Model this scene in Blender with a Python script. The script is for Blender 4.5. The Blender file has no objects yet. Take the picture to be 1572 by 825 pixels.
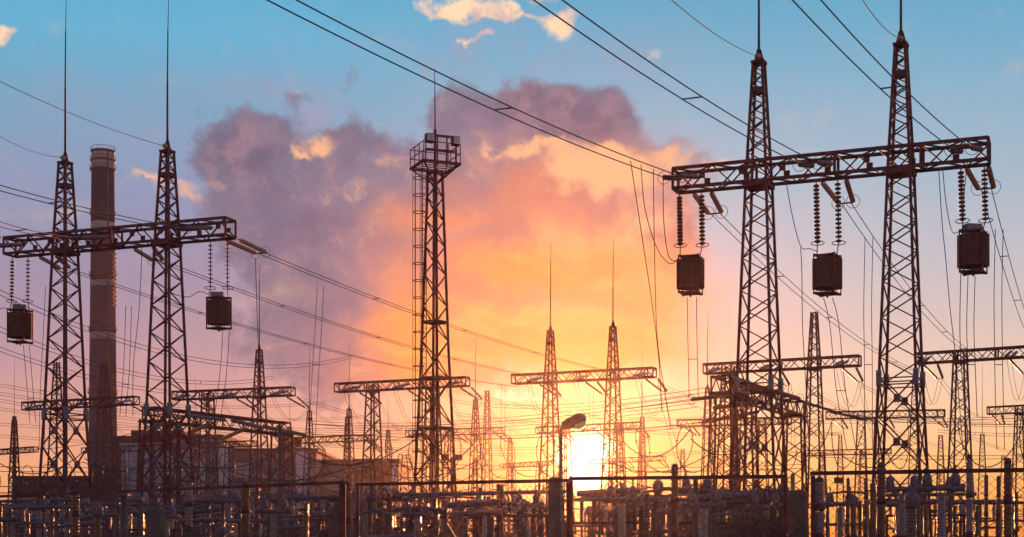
import bpy, math, random
from mathutils import Vector, Matrix
random.seed(7)
R = math.radians
C = bpy.context.scene.collection
SC = bpy.context.scene

# ------------------------------------------------------------------ camera
F, HZ, CH = 2200.0, 832.0, 1.7          # focal length in photo pixels, eye level row, eye height
cam_d = bpy.data.cameras.new('camera'); cam = bpy.data.objects.new('camera', cam_d); C.objects.link(cam)
cam.location = (0, 0, CH); cam.rotation_euler = (R(90), 0, 0)
cam_d.sensor_width = 36; cam_d.lens = 36*F/1572; cam_d.shift_y = (HZ-412.5)/1572
cam_d.clip_start = .1; cam_d.clip_end = 20000
SC.camera = cam
SC.view_settings.view_transform = 'Standard'; SC.view_settings.look = 'None'
SC.view_settings.exposure = .1; SC.view_settings.gamma = 1
SC.cycles.use_denoising = True
SC.cycles.volume_bounces = 0; SC.cycles.max_bounces = 5; SC.cycles.transparent_max_bounces = 8

def lin(c):
    return tuple(((v/255)/12.92 if v/255 <= .04045 else ((v/255+.055)/1.055)**2.4) for v in c)
def aed(px, py):                          # photo pixel -> azimuth, elevation of that direction
    x, z = (px-786)/F, (HZ-py)/F
    return math.atan2(x, 1), math.atan2(z, math.hypot(x, 1))
SUN_AZ, SUN_EL = aed(899, 700)

# ------------------------------------------------------------------ sky
world = bpy.data.worlds.new('World'); SC.world = world; world.use_nodes = True
nt = world.node_tree; nt.nodes.clear(); N, Lk = nt.nodes, nt.links
def nd(t, **k):
    n = N.new(t)
    for a, v in k.items(): setattr(n, a, v)
    return n
def setin(n, i, v):
    if hasattr(v, 'links') or isinstance(v, bpy.types.NodeSocket): Lk.new(v, n.inputs[i])
    else: n.inputs[i].default_value = v
def M_(op, a, b=0.0, c=0.0, clamp=False):
    n = nd('ShaderNodeMath', operation=op, use_clamp=clamp)
    setin(n, 0, a); setin(n, 1, b)
    if len(n.inputs) > 2: setin(n, 2, c)
    return n.outputs[0]
def V_(op, a, b=None, c=None):
    n = nd('ShaderNodeVectorMath', operation=op); setin(n, 0, a)
    if b is not None: setin(n, 1, b)
    if c is not None: setin(n, 2, c)
    return n.outputs['Value'] if op in ('DOT_PRODUCT', 'LENGTH') else n.outputs[0]
def MIX(f, a, b):
    n = nd('ShaderNodeMix', data_type='RGBA'); n.clamp_factor = True
    setin(n, 0, f); setin(n, 6, a if isinstance(a, bpy.types.NodeSocket) else (*lin(a), 1))
    setin(n, 7, b if isinstance(b, bpy.types.NodeSocket) else (*lin(b), 1))
    return n.outputs[2]
tc = nd('ShaderNodeTexCoord'); sep = nd('ShaderNodeSeparateXYZ'); Lk.new(tc.outputs['Generated'], sep.inputs[0])
AZ = M_('ARCTAN2', sep.outputs[0], sep.outputs[1]); EL = M_('ARCSINE', sep.outputs[2])
cb = nd('ShaderNodeCombineXYZ'); Lk.new(AZ, cb.inputs[0]); Lk.new(EL, cb.inputs[1]); AE = cb.outputs[0]
def noise(scale, detail=5, rough=.55, vec=None, dist=0):
    n = nd('ShaderNodeTexNoise'); Lk.new(vec or AE, n.inputs['Vector'])
    n.inputs['Scale'].default_value = scale; n.inputs['Detail'].default_value = detail
    n.inputs['Roughness'].default_value = rough; n.inputs['Distortion'].default_value = dist
    return n
n1 = noise(13, 7, .58); n2 = noise(34, 6, .6); n3 = noise(7, 3, .5)
def centred(n, amp):
    v = V_('SUBTRACT', n.outputs['Color'], (.5, .5, .5)); return V_('MULTIPLY', v, (amp, amp*.8, 0))
WA = V_('ADD', AE, centred(n1, .085)); WB = V_('ADD', AE, centred(n1, .062)); WB = V_('ADD', WB, centred(n2, .036))
STRETCH = V_('MULTIPLY', AE, (1, 2.6, 1)); n4 = noise(22, 6, .6, STRETCH)
def blobs(lst, vec):
    acc = None
    for b in lst:
        px, py, sx, sy = b[:4]; w = b[4] if len(b) > 4 else 1
        a, e = aed(px, py); s1, s2 = F/sx, F/sy
        v = V_('MULTIPLY_ADD', vec, (s1, s2, 0), (-a*s1, -e*s2, 0))
        d = V_('DOT_PRODUCT', v, v); g = M_('EXPONENT', M_('MULTIPLY', d, -1.0))
        acc = M_('MULTIPLY', g, w) if acc is None else M_('MULTIPLY_ADD', g, w, acc)
    return acc
def step(v, a, b):
    n = nd('ShaderNodeMapRange', interpolation_type='SMOOTHSTEP'); setin(n, 0, v)
    n.inputs[1].default_value = a; n.inputs[2].default_value = b
    return n.outputs[0]
def ramp(v, stops):
    n = nd('ShaderNodeValToRGB'); Lk.new(v, n.inputs[0]); r = n.color_ramp
    while len(r.elements) < len(stops): r.elements.new(.5)
    for e, (p, c) in zip(r.elements, stops): e.position = p; e.color = (*lin(c), 1)
    return n.outputs[0]
def ep(py): return max(0, min(1, (aed(1000, py)[1])/R(60)))
clear = [(ep(832), (250, 142, 58)), (ep(770), (255, 170, 82)), (ep(700), (252, 192, 132)), (ep(600), (232, 198, 172)),
         (ep(500), (203, 188, 184)), (ep(400), (180, 184, 194)), (ep(300), (156, 180, 197)), (ep(200), (138, 175, 198)),
         (ep(100), (112, 170, 199)), (ep(0), (90, 163, 196)), (.62, (62, 118, 165)), (1, (38, 80, 132))]
dusk = [(ep(832), (226, 128, 84)), (ep(740), (244, 168, 118)), (ep(660), (222, 160, 140)), (ep(560), (186, 148, 156)),
        (ep(450), (158, 142, 164)), (ep(350), (138, 144, 175)), (ep(250), (128, 154, 186)), (ep(150), (108, 164, 194)),
        (ep(70), (98, 172, 206)), (ep(0), (90, 170, 206)), (.62, (62, 118, 165)), (1, (38, 80, 132))]
eln = M_('DIVIDE', EL, R(60), clamp=True)
sideF = step(AZ, aed(300, 0)[0], aed(1050, 0)[0])
col = MIX(sideF, ramp(eln, dusk), ramp(eln, clear))
# thin mauve veils high on the left
veil = M_('MULTIPLY', blobs([(330, 130, 90, 40), (160, 130, 70, 40), (470, 160, 60, 40), (780, 90, 120, 40), (240, 215, 60, 30), (990, 80, 70, 40, .6), (20, 300, 120, 60), (620, 50, 80, 30, .8), (700, 80, 90, 30, .6), (880, 110, 80, 25, .7), (140, 60, 50, 14, .5), (480, 150, 50, 30, .8), (1010, 190, 40, 25, .7)], WA), step(n1.outputs['Fac'], .35, .7))
col = MIX(M_('MULTIPLY', veil, .75, clamp=True), col, (150, 152, 180))
# main bank of cloud
bank = blobs([(345, 245, 75, 62), (440, 330, 110, 100), (470, 480, 95, 110), (420, 200, 45, 25, .5), (538, 238, 62, 44), (600, 330, 120, 120), (715, 262, 60, 55), (690, 200, 28, 40, .6),
              (710, 150, 40, 30, .6), (790, 190, 70, 42), (865, 205, 75, 52), (935, 195, 50, 45), (900, 300, 150, 90), (700, 450, 210, 130), (900, 450, 150, 110), (1030, 275, 60, 50),
              (1015, 380, 60, 70, .7), (590, 560, 130, 70, .7), (470, 150, 25, 22, .4), (535, 120, 18, 18, .5)], WB)
bank = step(M_('ADD', bank, M_('MULTIPLY', M_('SUBTRACT', n2.outputs['Fac'], .5), 1.7)), .30, .98)
warm = blobs([(960, 520, 330, 210), (880, 400, 210, 140, .55), (640, 560, 85, 120, .55)], WA)
side = M_('MULTIPLY', M_('SUBTRACT', n1.outputs['Fac'], .5), .5)
cl = ramp(M_('ADD', M_('MULTIPLY', warm, .80), M_('ADD', side, .06), clamp=True),
          [(0, (96, 102, 130)), (.18, (112, 108, 132)), (.36, (148, 120, 132)), (.52, (194, 130, 120)), (.70, (228, 140, 98)), (.86, (246, 158, 94)), (1, (252, 176, 104))])
col = MIX(M_('MULTIPLY', bank, .84), col, cl)
n5 = noise(26, 8, .62, V_('ADD', AE, centred(n1, .05)))
shade = M_('MULTIPLY', bank, M_('SUBTRACT', 1.0, step(n5.outputs['Fac'], .36, .6)))
col = MIX(M_('MULTIPLY', shade, .42), col, (108, 88, 116))
lite = M_('MULTIPLY', bank, step(n5.outputs['Fac'], .56, .74))
col = MIX(M_('MULTIPLY', lite, .4), col, (232, 164, 138))
n6 = noise(60, 8, .65, V_('ADD', AE, centred(n1, .07)))
fil = M_('MULTIPLY', bank, M_('MULTIPLY', step(n6.outputs['Fac'], .52, .70), step(n5.outputs['Fac'], .44, .6)))
col = MIX(M_('MULTIPLY', fil, .38), col, (246, 186, 150))
# dull purple heads of the bank
hd = blobs([(350, 240, 70, 50), (800, 175, 65, 28), (900, 185, 70, 30), (560, 200, 60, 25, .8), (470, 380, 80, 110, .6), (400, 215, 50, 25, .6), (850, 215, 90, 25, .7)], WB)
col = MIX(M_('MULTIPLY', M_('MULTIPLY', hd, bank), .85, clamp=True), col, MIX(step(n2.outputs['Fac'], .4, .62), (98, 96, 122), (142, 120, 136)))
# salmon body right of the tall mast, dark streak
sm = blobs([(800, 290, 120, 45), (960, 250, 80, 30, .6), (860, 452, 150, 20, .8), (720, 380, 90, 30, .5), (740, 480, 80, 25, .6), (760, 560, 90, 22, .45)], WB)
col = MIX(M_('MULTIPLY', sm, .75, clamp=True), col, (206, 124, 102))
# glowing golden body of cloud
gb = blobs([(800, 430, 95, 26), (930, 400, 110, 30, .8), (1000, 460, 100, 45, .7), (800, 520, 190, 40, .8), (930, 540, 150, 45), (622, 500, 52, 75, .85), (760, 400, 120, 24, .35), (640, 330, 70, 35, .55), (610, 580, 90, 40, .7), (700, 320, 60, 16, .4)], WB)
col = MIX(M_('MULTIPLY', gb, .85, clamp=True), col, (248, 146, 82))
bk = blobs([(660, 540, 110, 14, .8), (760, 500, 120, 13, .8), (870, 480, 110, 12, .7), (960, 440, 70, 14, .6), (820, 405, 90, 12, .6), (900, 380, 70, 10, .4), (650, 470, 60, 18, .5), (1010, 500, 60, 16, .5)], V_('ADD', WA, (0, 0, 0)))
bk = step(M_('ADD', bk, M_('MULTIPLY', M_('SUBTRACT', n4.outputs['Fac'], .5), 1.2)), .1, 1.0)
col = MIX(M_('MULTIPLY', bk, .6), col, (255, 176, 98))
# sunlit billows
hl = blobs([(840, 235, 45, 12), (880, 262, 60, 17), (940, 240, 45, 17), (985, 262, 60, 20), (1040, 235, 35, 12, .7), (1000, 320, 60, 22, .6), (500, 212, 28, 12), (470, 228, 14, 6), (775, 235, 30, 8, .8),
            (220, 288, 30, 8, .8), (275, 305, 28, 8, .7), (300, 320, 20, 8, .6), (930, 285, 60, 14, .6), (1090, 262, 30, 8, .7), (600, 240, 30, 12, .4)], WB)
hl = step(M_('ADD', hl, M_('MULTIPLY', M_('SUBTRACT', n2.outputs['Fac'], .5), 1.5)), .08, 1.05)
col = MIX(M_('MULTIPLY', hl, .8), col, (255, 190, 138))
# small cream clouds near the zenith edge
cr = blobs([(690, 9, 45, 11), (745, 19, 34, 12), (728, 57, 24, 8), (858, 32, 27, 18), (808, 20, 20, 7, .8), (785, 32, 20, 10, .7), (3, 40, 16, 10, 1.1), (640, 18, 25, 10, .6), (790, -8, 60, 9), (1015, 75, 14, 8, .4), (905, 62, 22, 12, .35), (880, 12, 20, 10, .5), (720, 30, 40, 7, .4), (538, 118, 12, 10, .35), (470, 132, 10, 9, .35)], WB)
cr = step(M_('ADD', cr, M_('MULTIPLY', M_('SUBTRACT', n2.outputs['Fac'], .5), 1.2)), .25, .9)
col = MIX(M_('MULTIPLY', cr, .95), col, MIX(step(n2.outputs['Fac'], .38, .62), (206, 176, 176), (255, 219, 176)))
# soft cloud light, low left of sun
lw = blobs([(740, 625, 120, 25, .8), (1150, 600, 90, 20, .35), (1010, 600, 60, 20, .3), (100, 320, 40, 12, .3), (420, 450, 60, 14, .3)], WB)
col = MIX(M_('MULTIPLY', M_('MULTIPLY', lw, n4.outputs['Fac']), 1.1, clamp=True), col, (255, 214, 150))
st = step(M_('ADD', blobs([(800, 612, 42, 5.5, 1.2), (780, 602, 30, 6, .6)], WB), M_('MULTIPLY', M_('SUBTRACT', n4.outputs['Fac'], .5), .9)), .3, .8)
col = MIX(st, col, (255, 236, 196))
# glow round the sun, then the disc itself seen through thin haze
glow = blobs([(899, 700, 270, 120, .34), (899, 700, 140, 105, .35), (899, 730, 520, 60, .16)], AE)
col = MIX(M_('MULTIPLY', glow, .95, clamp=True), col, (248, 146, 62))
g2 = blobs([(899, 700, 62, 62)], AE)
col = MIX(M_('MULTIPLY', g2, .9), col, (255, 214, 130))
disc = step(blobs([(898, 701, 41, 38), (903, 748, 24, 18, .4)], V_('ADD', AE, centred(n2, .012))), .12, .72)
add = nd('ShaderNodeMix', data_type='RGBA', blend_type='ADD'); add.inputs[0].default_value = 1
Lk.new(col, add.inputs[6]); dn = nd('ShaderNodeVectorMath', operation='SCALE'); dn.inputs[0].default_value = (3.2, 2.5, 1.6)
Lk.new(disc, dn.inputs['Scale']); hl2 = nd('ShaderNodeVectorMath', operation='SCALE'); hl2.inputs[0].default_value = (.7, .38, .12); Lk.new(g2, hl2.inputs['Scale']); Lk.new(V_('ADD', dn.outputs[0], hl2.outputs[0]), add.inputs[7])
bg_c = nd('ShaderNodeBackground'); Lk.new(add.outputs[2], bg_c.inputs[0]); bg_c.inputs[1].default_value = 1.0
sky = nd('ShaderNodeTexSky', sky_type='NISHITA'); sky.sun_disc = False; sky.sun_elevation = SUN_EL; sky.sun_rotation = SUN_AZ
sky.dust_density = 2.5
bg_s = nd('ShaderNodeBackground'); Lk.new(sky.outputs[0], bg_s.inputs[0]); bg_s.inputs[1].default_value = .05
ads = nd('ShaderNodeMixShader'); ads.inputs[0].default_value = .008; Lk.new(bg_c.outputs[0], ads.inputs[1]); Lk.new(bg_s.outputs[0], ads.inputs[2])
wo = nd('ShaderNodeOutputWorld'); Lk.new(ads.outputs[0], wo.inputs[0])

# ------------------------------------------------------------------ sun
sd = bpy.data.lights.new('sun', 'SUN'); sd.energy = 4.8; sd.angle = R(.6); sd.color = (1, .31, .10)
sun = bpy.data.objects.new('sun', sd); C.objects.link(sun)
sv = Vector((math.sin(SUN_AZ)*math.cos(SUN_EL), math.cos(SUN_AZ)*math.cos(SUN_EL), math.sin(SUN_EL)))
sun.rotation_euler = sv.to_track_quat('Z', 'Y').to_euler(); sun.location = (0, 0, 60)

# ------------------------------------------------------------------ materials
def mat(name, base, rough=.6, metal=0.0, var=.25, scale=6.0, base2=None, bump=0, spec=.5, trans=0):
    m = bpy.data.materials.new(name); m.use_nodes = True; t = m.node_tree
    b = t.nodes['Principled BSDF']; b.inputs['Roughness'].default_value = rough; b.inputs['Metallic'].default_value = metal
    b.inputs['Specular IOR Level'].default_value = spec
    if trans: b.inputs['Transmission Weight'].default_value = trans
    tx = t.nodes.new('ShaderNodeTexCoord'); nz = t.nodes.new('ShaderNodeTexNoise'); nz.inputs['Scale'].default_value = scale
    nz.inputs['Detail'].default_value = 4
    t.links.new(tx.outputs['Object'], nz.inputs['Vector'])
    r = t.nodes.new('ShaderNodeValToRGB'); b2 = base2 or tuple(v*(1-var) for v in base)
    r.color_ramp.elements[0].color = (*b2, 1); r.color_ramp.elements[1].color = (*[min(1, v*(1+var)) for v in base], 1)
    r.color_ramp.elements[0].position = .35; r.color_ramp.elements[1].position = .65
    t.links.new(nz.outputs['Fac'], r.inputs[0]); t.links.new(r.outputs[0], b.inputs['Base Color'])
    if bump:
        bp = t.nodes.new('ShaderNodeBump'); bp.inputs['Strength'].default_value = bump
        t.links.new(nz.outputs['Fac'], bp.inputs['Height']); t.links.new(bp.outputs[0], b.inputs['Normal'])
    return m
MT = dict(
    steel=mat('rusty_painted_steel', (.17, .034, .024), .65, .0, .35, 3, (.09, .018, .019), spec=.3),
    steel2=mat('weathered_grey_steel', (.17, .055, .038), .6, .1, .3, 4),
    plate=mat('galvanised_plate', (.17, .13, .155), .5, .3, .2, 5),
    wire=mat('conductor_metal', (.075, .025, .03), .5, .3, .1, 1),
    alu=mat('tube_metal', (.17, .08, .075), .55, .1, .15, 3),
    brown=mat('brown_porcelain', (.20, .065, .035), .22, 0, .25, 8),
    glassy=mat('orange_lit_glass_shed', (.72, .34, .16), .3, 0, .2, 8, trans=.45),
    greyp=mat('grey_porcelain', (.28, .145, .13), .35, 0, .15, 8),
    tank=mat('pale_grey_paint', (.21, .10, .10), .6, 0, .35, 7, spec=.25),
    coil=mat('coil_winding', (.17, .05, .036), .6, .1, .35, 9),
    concrete=mat('concrete', (.20, .09, .06), .9, 0, .25, 4, bump=.3),
    stack=mat('chimney_concrete', (.11, .058, .07), .9, 0, .3, .12),
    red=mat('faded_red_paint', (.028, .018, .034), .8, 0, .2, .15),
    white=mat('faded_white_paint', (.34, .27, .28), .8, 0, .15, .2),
    wallb=mat('brown_cladding', (.14, .05, .045), .8, 0, .25, .1),
    wallg=mat('grey_cladding', (.24, .16, .17), .8, 0, .15, .12),
    wallw=mat('pale_cladding', (.50, .38, .38), .8, 0, .12, .12),
    glass=mat('dull_window_glass', (.22, .22, .27), .15, 0, .3, .3),
    lens=mat('lamp_glass', (.55, .48, .42), .2, 0, .1, 6),
    ground=mat('gravel_ground', (.16, .11, .09), .95, 0, .35, 1.2),
    twig=mat('dry_twigs', (.14, .05, .03), .9, 0, .3, 6),
    leaf=mat('dry_leaves', (.16, .06, .03), .8, 0, .4, 6),
    wood=mat('weathered_wood', (.26, .12, .06), .85, 0, .3, 8),
)

# ------------------------------------------------------------------ mesh helpers
class MB:
    def __init__(s): s.v = []; s.f = []; s.sm = []
    def box(s, c, d, rz=0):
        c = Vector(c); x, y, z = d[0]/2, d[1]/2, d[2]/2; n = len(s.v); ca, sa = math.cos(rz), math.sin(rz)
        for a, b, e in ((-1,-1,-1),(1,-1,-1),(1,1,-1),(-1,1,-1),(-1,-1,1),(1,-1,1),(1,1,1),(-1,1,1)):
            p, q = a*x, b*y; s.v.append((c.x+p*ca-q*sa, c.y+p*sa+q*ca, c.z+e*z))
        for q in ((0,3,2,1),(4,5,6,7),(0,1,5,4),(1,2,6,5),(2,3,7,6),(3,0,4,7)): s.f.append([n+i for i in q]); s.sm.append(False)
        return s
    def bar(s, a, b, w, h=None):
        a, b = Vector(a), Vector(b); h = h or w; d = b-a
        if d.length < 1e-6: return s
        d.normalize(); up = Vector((0,0,1)) if abs(d.z) < .9 else Vector((1,0,0))
        x = d.cross(up).normalized()*w/2; y = x.normalized().cross(d)*h/2; n = len(s.v)
        for p in (a, b):
            for q in (-x-y, x-y, x+y, -x+y): s.v.append(tuple(p+q))
        for q in ((3,2,1,0),(4,5,6,7),(0,1,5,4),(1,2,6,5),(2,3,7,6),(3,0,4,7)): s.f.append([n+i for i in q]); s.sm.append(False)
        return s
    def tube(s, pts, r, n=6, r2=None):
        pts = [Vector(p) for p in pts]; base = len(s.v); m = len(pts); x = None
        for i, p in enumerate(pts):
            d = (pts[min(i+1, m-1)]-pts[max(i-1, 0)]).normalized()
            if x is None:
                up = Vector((0,0,1)) if abs(d.z) < .9 else Vector((1,0,0)); x = d.cross(up).normalized()
            else: x = (x-d*x.dot(d)).normalized()
            y = d.cross(x); rr = r if r2 is None else r+(r2-r)*i/(m-1)
            for k in range(n):
                a = 2*math.pi*k/n; s.v.append(tuple(p+x*math.cos(a)*rr+y*math.sin(a)*rr))
        for i in range(m-1):
            for k in range(n):
                k2 = (k+1) % n; s.f.append([base+i*n+k, base+i*n+k2, base+(i+1)*n+k2, base+(i+1)*n+k]); s.sm.append(n > 5)
        s.f.append([base+k for k in range(n)][::-1]); s.sm.append(False)
        s.f.append([base+(m-1)*n+k for k in range(n)]); s.sm.append(False)
        return s
    def lathe(s, prof, n=12, o=(0,0,0), d=(0,0,1)):      # prof = [(radius, distance along axis)]
        o = Vector(o); d = Vector(d).normalized(); up = Vector((0,0,1)) if abs(d.z) < .9 else Vector((1,0,0))
        x = d.cross(up).normalized(); y = d.cross(x); base = len(s.v)
        for r, t in prof:
            for k in range(n):
                a = 2*math.pi*k/n; s.v.append(tuple(o+d*t+x*math.cos(a)*r+y*math.sin(a)*r))
        for i in range(len(prof)-1):
            for k in range(n):
                k2 = (k+1) % n; s.f.append([base+i*n+k, base+i*n+k2, base+(i+1)*n+k2, base+(i+1)*n+k]); s.sm.append(True)
        s.f.append([base+k for k in range(n)][::-1]); s.sm.append(False)
        s.f.append([base+(len(prof)-1)*n+k for k in range(n)]); s.sm.append(False)
        return s
    def ring(s, c, nrm, R_, r, n=20, m=5):
        c = Vector(c); d = Vector(nrm).normalized(); up = Vector((0,0,1)) if abs(d.z) < .9 else Vector((1,0,0))
        x = d.cross(up).normalized(); y = d.cross(x); base = len(s.v)
        for i in range(n):
            a = 2*math.pi*i/n; u = x*math.cos(a)+y*math.sin(a)
            for k in range(m):
                b = 2*math.pi*k/m; s.v.append(tuple(c+u*(R_+r*math.cos(b))+d*r*math.sin(b)))
        for i in range(n):
            for k in range(m):
                s.f.append([base+i*m+k, base+i*m+(k+1) % m, base+((i+1) % n)*m+(k+1) % m, base+((i+1) % n)*m+k]); s.sm.append(True)
        return s
    def mesh(s, name, m):
        me = bpy.data.meshes.new(name); me.from_pydata(s.v, [], s.f); me.materials.append(MT[m]); me.update()
        me.polygons.foreach_set('use_smooth', s.sm); me.update(); return me
    def build(s, name, m, parent=None):
        o = bpy.data.objects.new(name, s.mesh(name, m)); C.objects.link(o)
        if parent: o.parent = parent
        return o
def tag(o, label=None, cat=None, group=None, kind=None):
    if label: o['label'] = label
    if cat: o['category'] = cat
    if group: o['group'] = group
    if kind: o['kind'] = kind
    return o
def thing(name, loc, label, cat, group=None, rz=0):
    o = bpy.data.objects.new(name, None); C.objects.link(o); o.location = loc; o.rotation_euler = (0, 0, rz)
    o.empty_display_size = .3
    return tag(o, label, cat, group)
def kids(o): return [c for c in bpy.data.objects if c.parent == o]
def copy_tree(src, tree, loc, rz=0, scale=1):            # tree = [(part, [sub-parts])]
    r = src.copy(); C.objects.link(r); r.location = loc; r.rotation_euler = (0, 0, rz); r.scale = (scale,)*3
    for ch, subs in tree:
        c = ch.copy(); C.objects.link(c); c.parent = r
        for g in subs:
            e = g.copy(); C.objects.link(e); e.parent = c
    return r
def tree_of(o): return [(c, kids(c)) for c in kids(o)]
def P(px, py, D): return Vector(((px-786)*D/F, D, CH+(HZ-py)*D/F))
def proj(p): return 786+F*p.x/p.y, HZ-F*(p.z-CH)/p.y
ORD = ['first','second','third','fourth','fifth','sixth','seventh','eighth','ninth','tenth','eleventh','twelfth','thirteenth','fourteenth','fifteenth','sixteenth','seventeenth','eighteenth','nineteenth','twentieth']
def ordn(i, n, side='from the left'):
    if i == 0: return 'leftmost' if n > 1 else 'only one'
    if i == n-1: return 'rightmost'
    if i > n//2: return ORD[n-1-i]+' from the right'
    return ORD[i]+' '+side

# ------------------------------------------------------------------ ground
g = MB(); g.v = [(-3000,-200,0),(3000,-200,0),(3000,6000,0),(-3000,6000,0)]; g.f = [[0,1,2,3]]; g.sm = [False]
tag(g.build('ground', 'ground'), 'flat gravel and dirt ground of the substation yard', 'ground', kind='structure')

# ------------------------------------------------------------------ lattice pieces
def wk(knots, z):
    for (z0, w0), (z1, w1) in zip(knots, knots[1:]):
        if z <= z1: return w0+(w1-w0)*(z-z0)/(z1-z0)
    return knots[-1][1]
CORN = ((-1,-1),(1,-1),(1,1),(-1,1))
def lattice(legs, br, gus, knots, z0, z1, lw, bw, kpan=.58, cross_below=0, plates=False, gap=None):
    """four tapering legs into `legs`, zigzag and cross bracing into `br`, node plates into `gus`"""
    zs = sorted({z0, z1, *[k[0] for k in knots if z0 < k[0] < z1]})
    for a, b in zip(zs, zs[1:]):
        for sx, sy in CORN:
            w0, w1 = wk(knots, a)/2, wk(knots, b)/2; t = .28*lw
            p, q = Vector((sx*w0, sy*w0, a)), Vector((sx*w1, sy*w1, b))       # angle section: two plates meeting at the corner
            legs.bar(p+Vector((-sx*lw/2, 0, 0)), q+Vector((-sx*lw/2, 0, 0)), t, lw) if False else None
            legs.bar(p, q, lw)
    z = z0; i = 0
    while z < z1-.05:
        w = wk(knots, z)
        X = z < cross_below-.1
        h = w*1.05 if X else w*kpan
        zn = min(z+h, z1)
        if X and zn > cross_below-.5: zn = cross_below
        elif z1-zn < .25*h: zn = z1
        wa, wb = wk(knots, z)/2, wk(knots, zn)/2
        for k in range(4):
            (ax, ay), (bx, by) = CORN[k], CORN[(k+1) % 4]
            a0, b0 = Vector((ax*wa, ay*wa, z)), Vector((bx*wa, by*wa, z)); a1, b1 = Vector((ax*wb, ay*wb, zn)), Vector((bx*wb, by*wb, zn))
            if X:
                br.bar(a0, b1, bw*1.15); br.bar(b0, a1, bw); 
                if plates and gus is not None:
                    c = (a0+b1+b0+a1)/4; dx = abs(bx-ax) > .1; s_ = .36
                    gus.append(((c.x, c.y, c.z), (s_ if dx else .05, .05 if dx else s_, s_*1.25)))
                if zn >= cross_below-.01: br.bar(a1, b1, bw); br.bar(a1+Vector((0,0,-.35)), b1+Vector((0,0,-.35)), bw)
            else:
                if (i+k) % 2: br.bar(a0, b1, bw)
                else: br.bar(b0, a1, bw)
        z = zn; i += 1
    if plates and gus is not None and cross_below > z0:
        w = wk(knots, cross_below)/2
        for sx, sy in CORN: gus.append(((sx*w, sy*w, cross_below), (lw*1.9, lw*1.9, .85)))
def truss(ch, br, a, b, w, h, cw, bw, plates=None, npan=None):
    """box girder from a to b (centre line)"""
    a, b = Vector(a), Vector(b); d = (b-a); L = d.length; d.normalize(); s = Vector((-d.y, d.x, 0)).normalized(); up = Vector((0,0,1))
    cor = [s*w/2*i+up*h/2*j for i, j in ((-1,-1),(1,-1),(1,1),(-1,1))]
    for c in cor: ch.bar(a+c, b+c, cw)
    n = npan or max(4, round(L/(h*1.0)))
    for i in range(n+1):
        p = a+d*L*i/n
        if i in (0, n) or i % 4 == 0:
            for k in range(4): br.bar(p+cor[k], p+cor[(k+1) % 4], cw*.8)
        if i < n:
            q = a+d*L*(i+1)/n
            for k in range(4):
                c0, c1 = cor[k], cor[(k+1) % 4]
                if (i+k) % 2: br.bar(p+c0, q+c1, bw)
                else: br.bar(p+c1, q+c0, bw)
            if plates is not None and i % 2 == 1:
                m_ = (p+q)/2
                for sg in (-1, 1): plates.append((m_+s*w/2*sg, (.34, .05, .30), math.atan2(d.y, d.x)))

KNOT = [(0, 2.9), (10.5, 1.95), (21.8, 1.18), (28.3, .55)]
HB = 22.4
PORTALS = {}
def tower_at(root, loc, yaw, top, rod, det, knots=KNOT, beam_z=HB, rod_name=True):
    """one lattice leg of a gantry, as part of root"""
    legs, br, gus, tip = MB(), MB(), [], MB()
    lw, bw = (.135, .068) if det else (.17, .085)
    lattice(legs, br, gus, knots, 0, top, lw, bw, .58 if det else .72, 10.5 if det else 6, det)
    if det or True:
        for zz in (beam_z-.75,):                            # collar where the girder sits
            w = wk(knots, zz); legs.box((0,0,zz), (w+.25, w+.25, .22))
    if rod: zz = top-1.6; w2 = wk(knots, zz); legs.box((0,0,zz), (w2+.06, w2+.06, .28))
    t = legs.build('tower', 'steel', root); t.location = loc-root.location; t.rotation_euler = (0,0,yaw)
    br.build('bracing', 'steel', t)
    for g_ in gus: MB().box(*g_).build('gusset_plate', 'plate', t)
    if rod:
        w = wk(knots, top)
        tip.lathe([(w*.75, top), (w*.5, top+.15), (.12, top+.75)], 4)
        tip.box((0,0,top), (w+.2, w+.2, .12))
        
        tip.build('tip_cap', 'steel', t)
        r_ = MB(); k = 1 if det else 1.15
        r_.tube([(0,0,top+.6), (.0,0,top+rod*.45)], .075*k, 6, .06*k); r_.tube([(0,0,top+rod*.45), (.04,0,top+rod*.8)], .05*k, 6, .04*k); r_.tube([(.04,0,top+rod*.8), (.10,0,top+rod)], .028*k, 5, .02*k)
        r_.build('lightning_rod', 'steel', t)
    return t
def portal(key, Lp, Rp, towers, label, det=False, hb=HB, thick=1.12, group='steel gantries of the switchyard', yaw_off=4.5, knots=None):
    D0 = F*(hb-CH)/(HZ-Lp[1]); D1 = F*(hb-CH)/(HZ-Rp[1])
    a, b = P(Lp[0], Lp[1], D0), P(Rp[0], Rp[1], D1); a.z = b.z = hb
    d = (b-a).normalized(); yaw = math.atan2(d.y, d.x)
    def at(px):                                             # point of the girder that stands at photo column px
        k = (px-786)/F; t = (a.x-k*a.y)/(k*(b.y-a.y)-(b.x-a.x)); return a+(b-a)*t
    base = at(towers[0][0]); base.z = 0
    root = thing('gantry_portal', base, label, 'gantry', group)
    for px, top, rod in towers:
        p = at(px); p.z = 0
        kn = knots or KNOT
        tower_at(root, p, yaw-R(yaw_off), top, rod, det, kn, hb)
    ch, br, pl = MB(), MB(), []
    truss(ch, br, a-base, b-base, 1.25, thick, .17 if det else .19, .075 if det else .09, pl if det else None)
    c = ch.build('crossbeam', 'steel', root); br.build('girder_bracing', 'steel', c)
    for g_ in pl: MB().box(*g_).build('node_plate', 'steel', c)
    PORTALS[key] = dict(a=a, b=b, d=d, at=at, hb=hb, s=Vector((-d.y, d.x, 0)), root=root, th=thick)
    return root
T = 28.3
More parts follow.
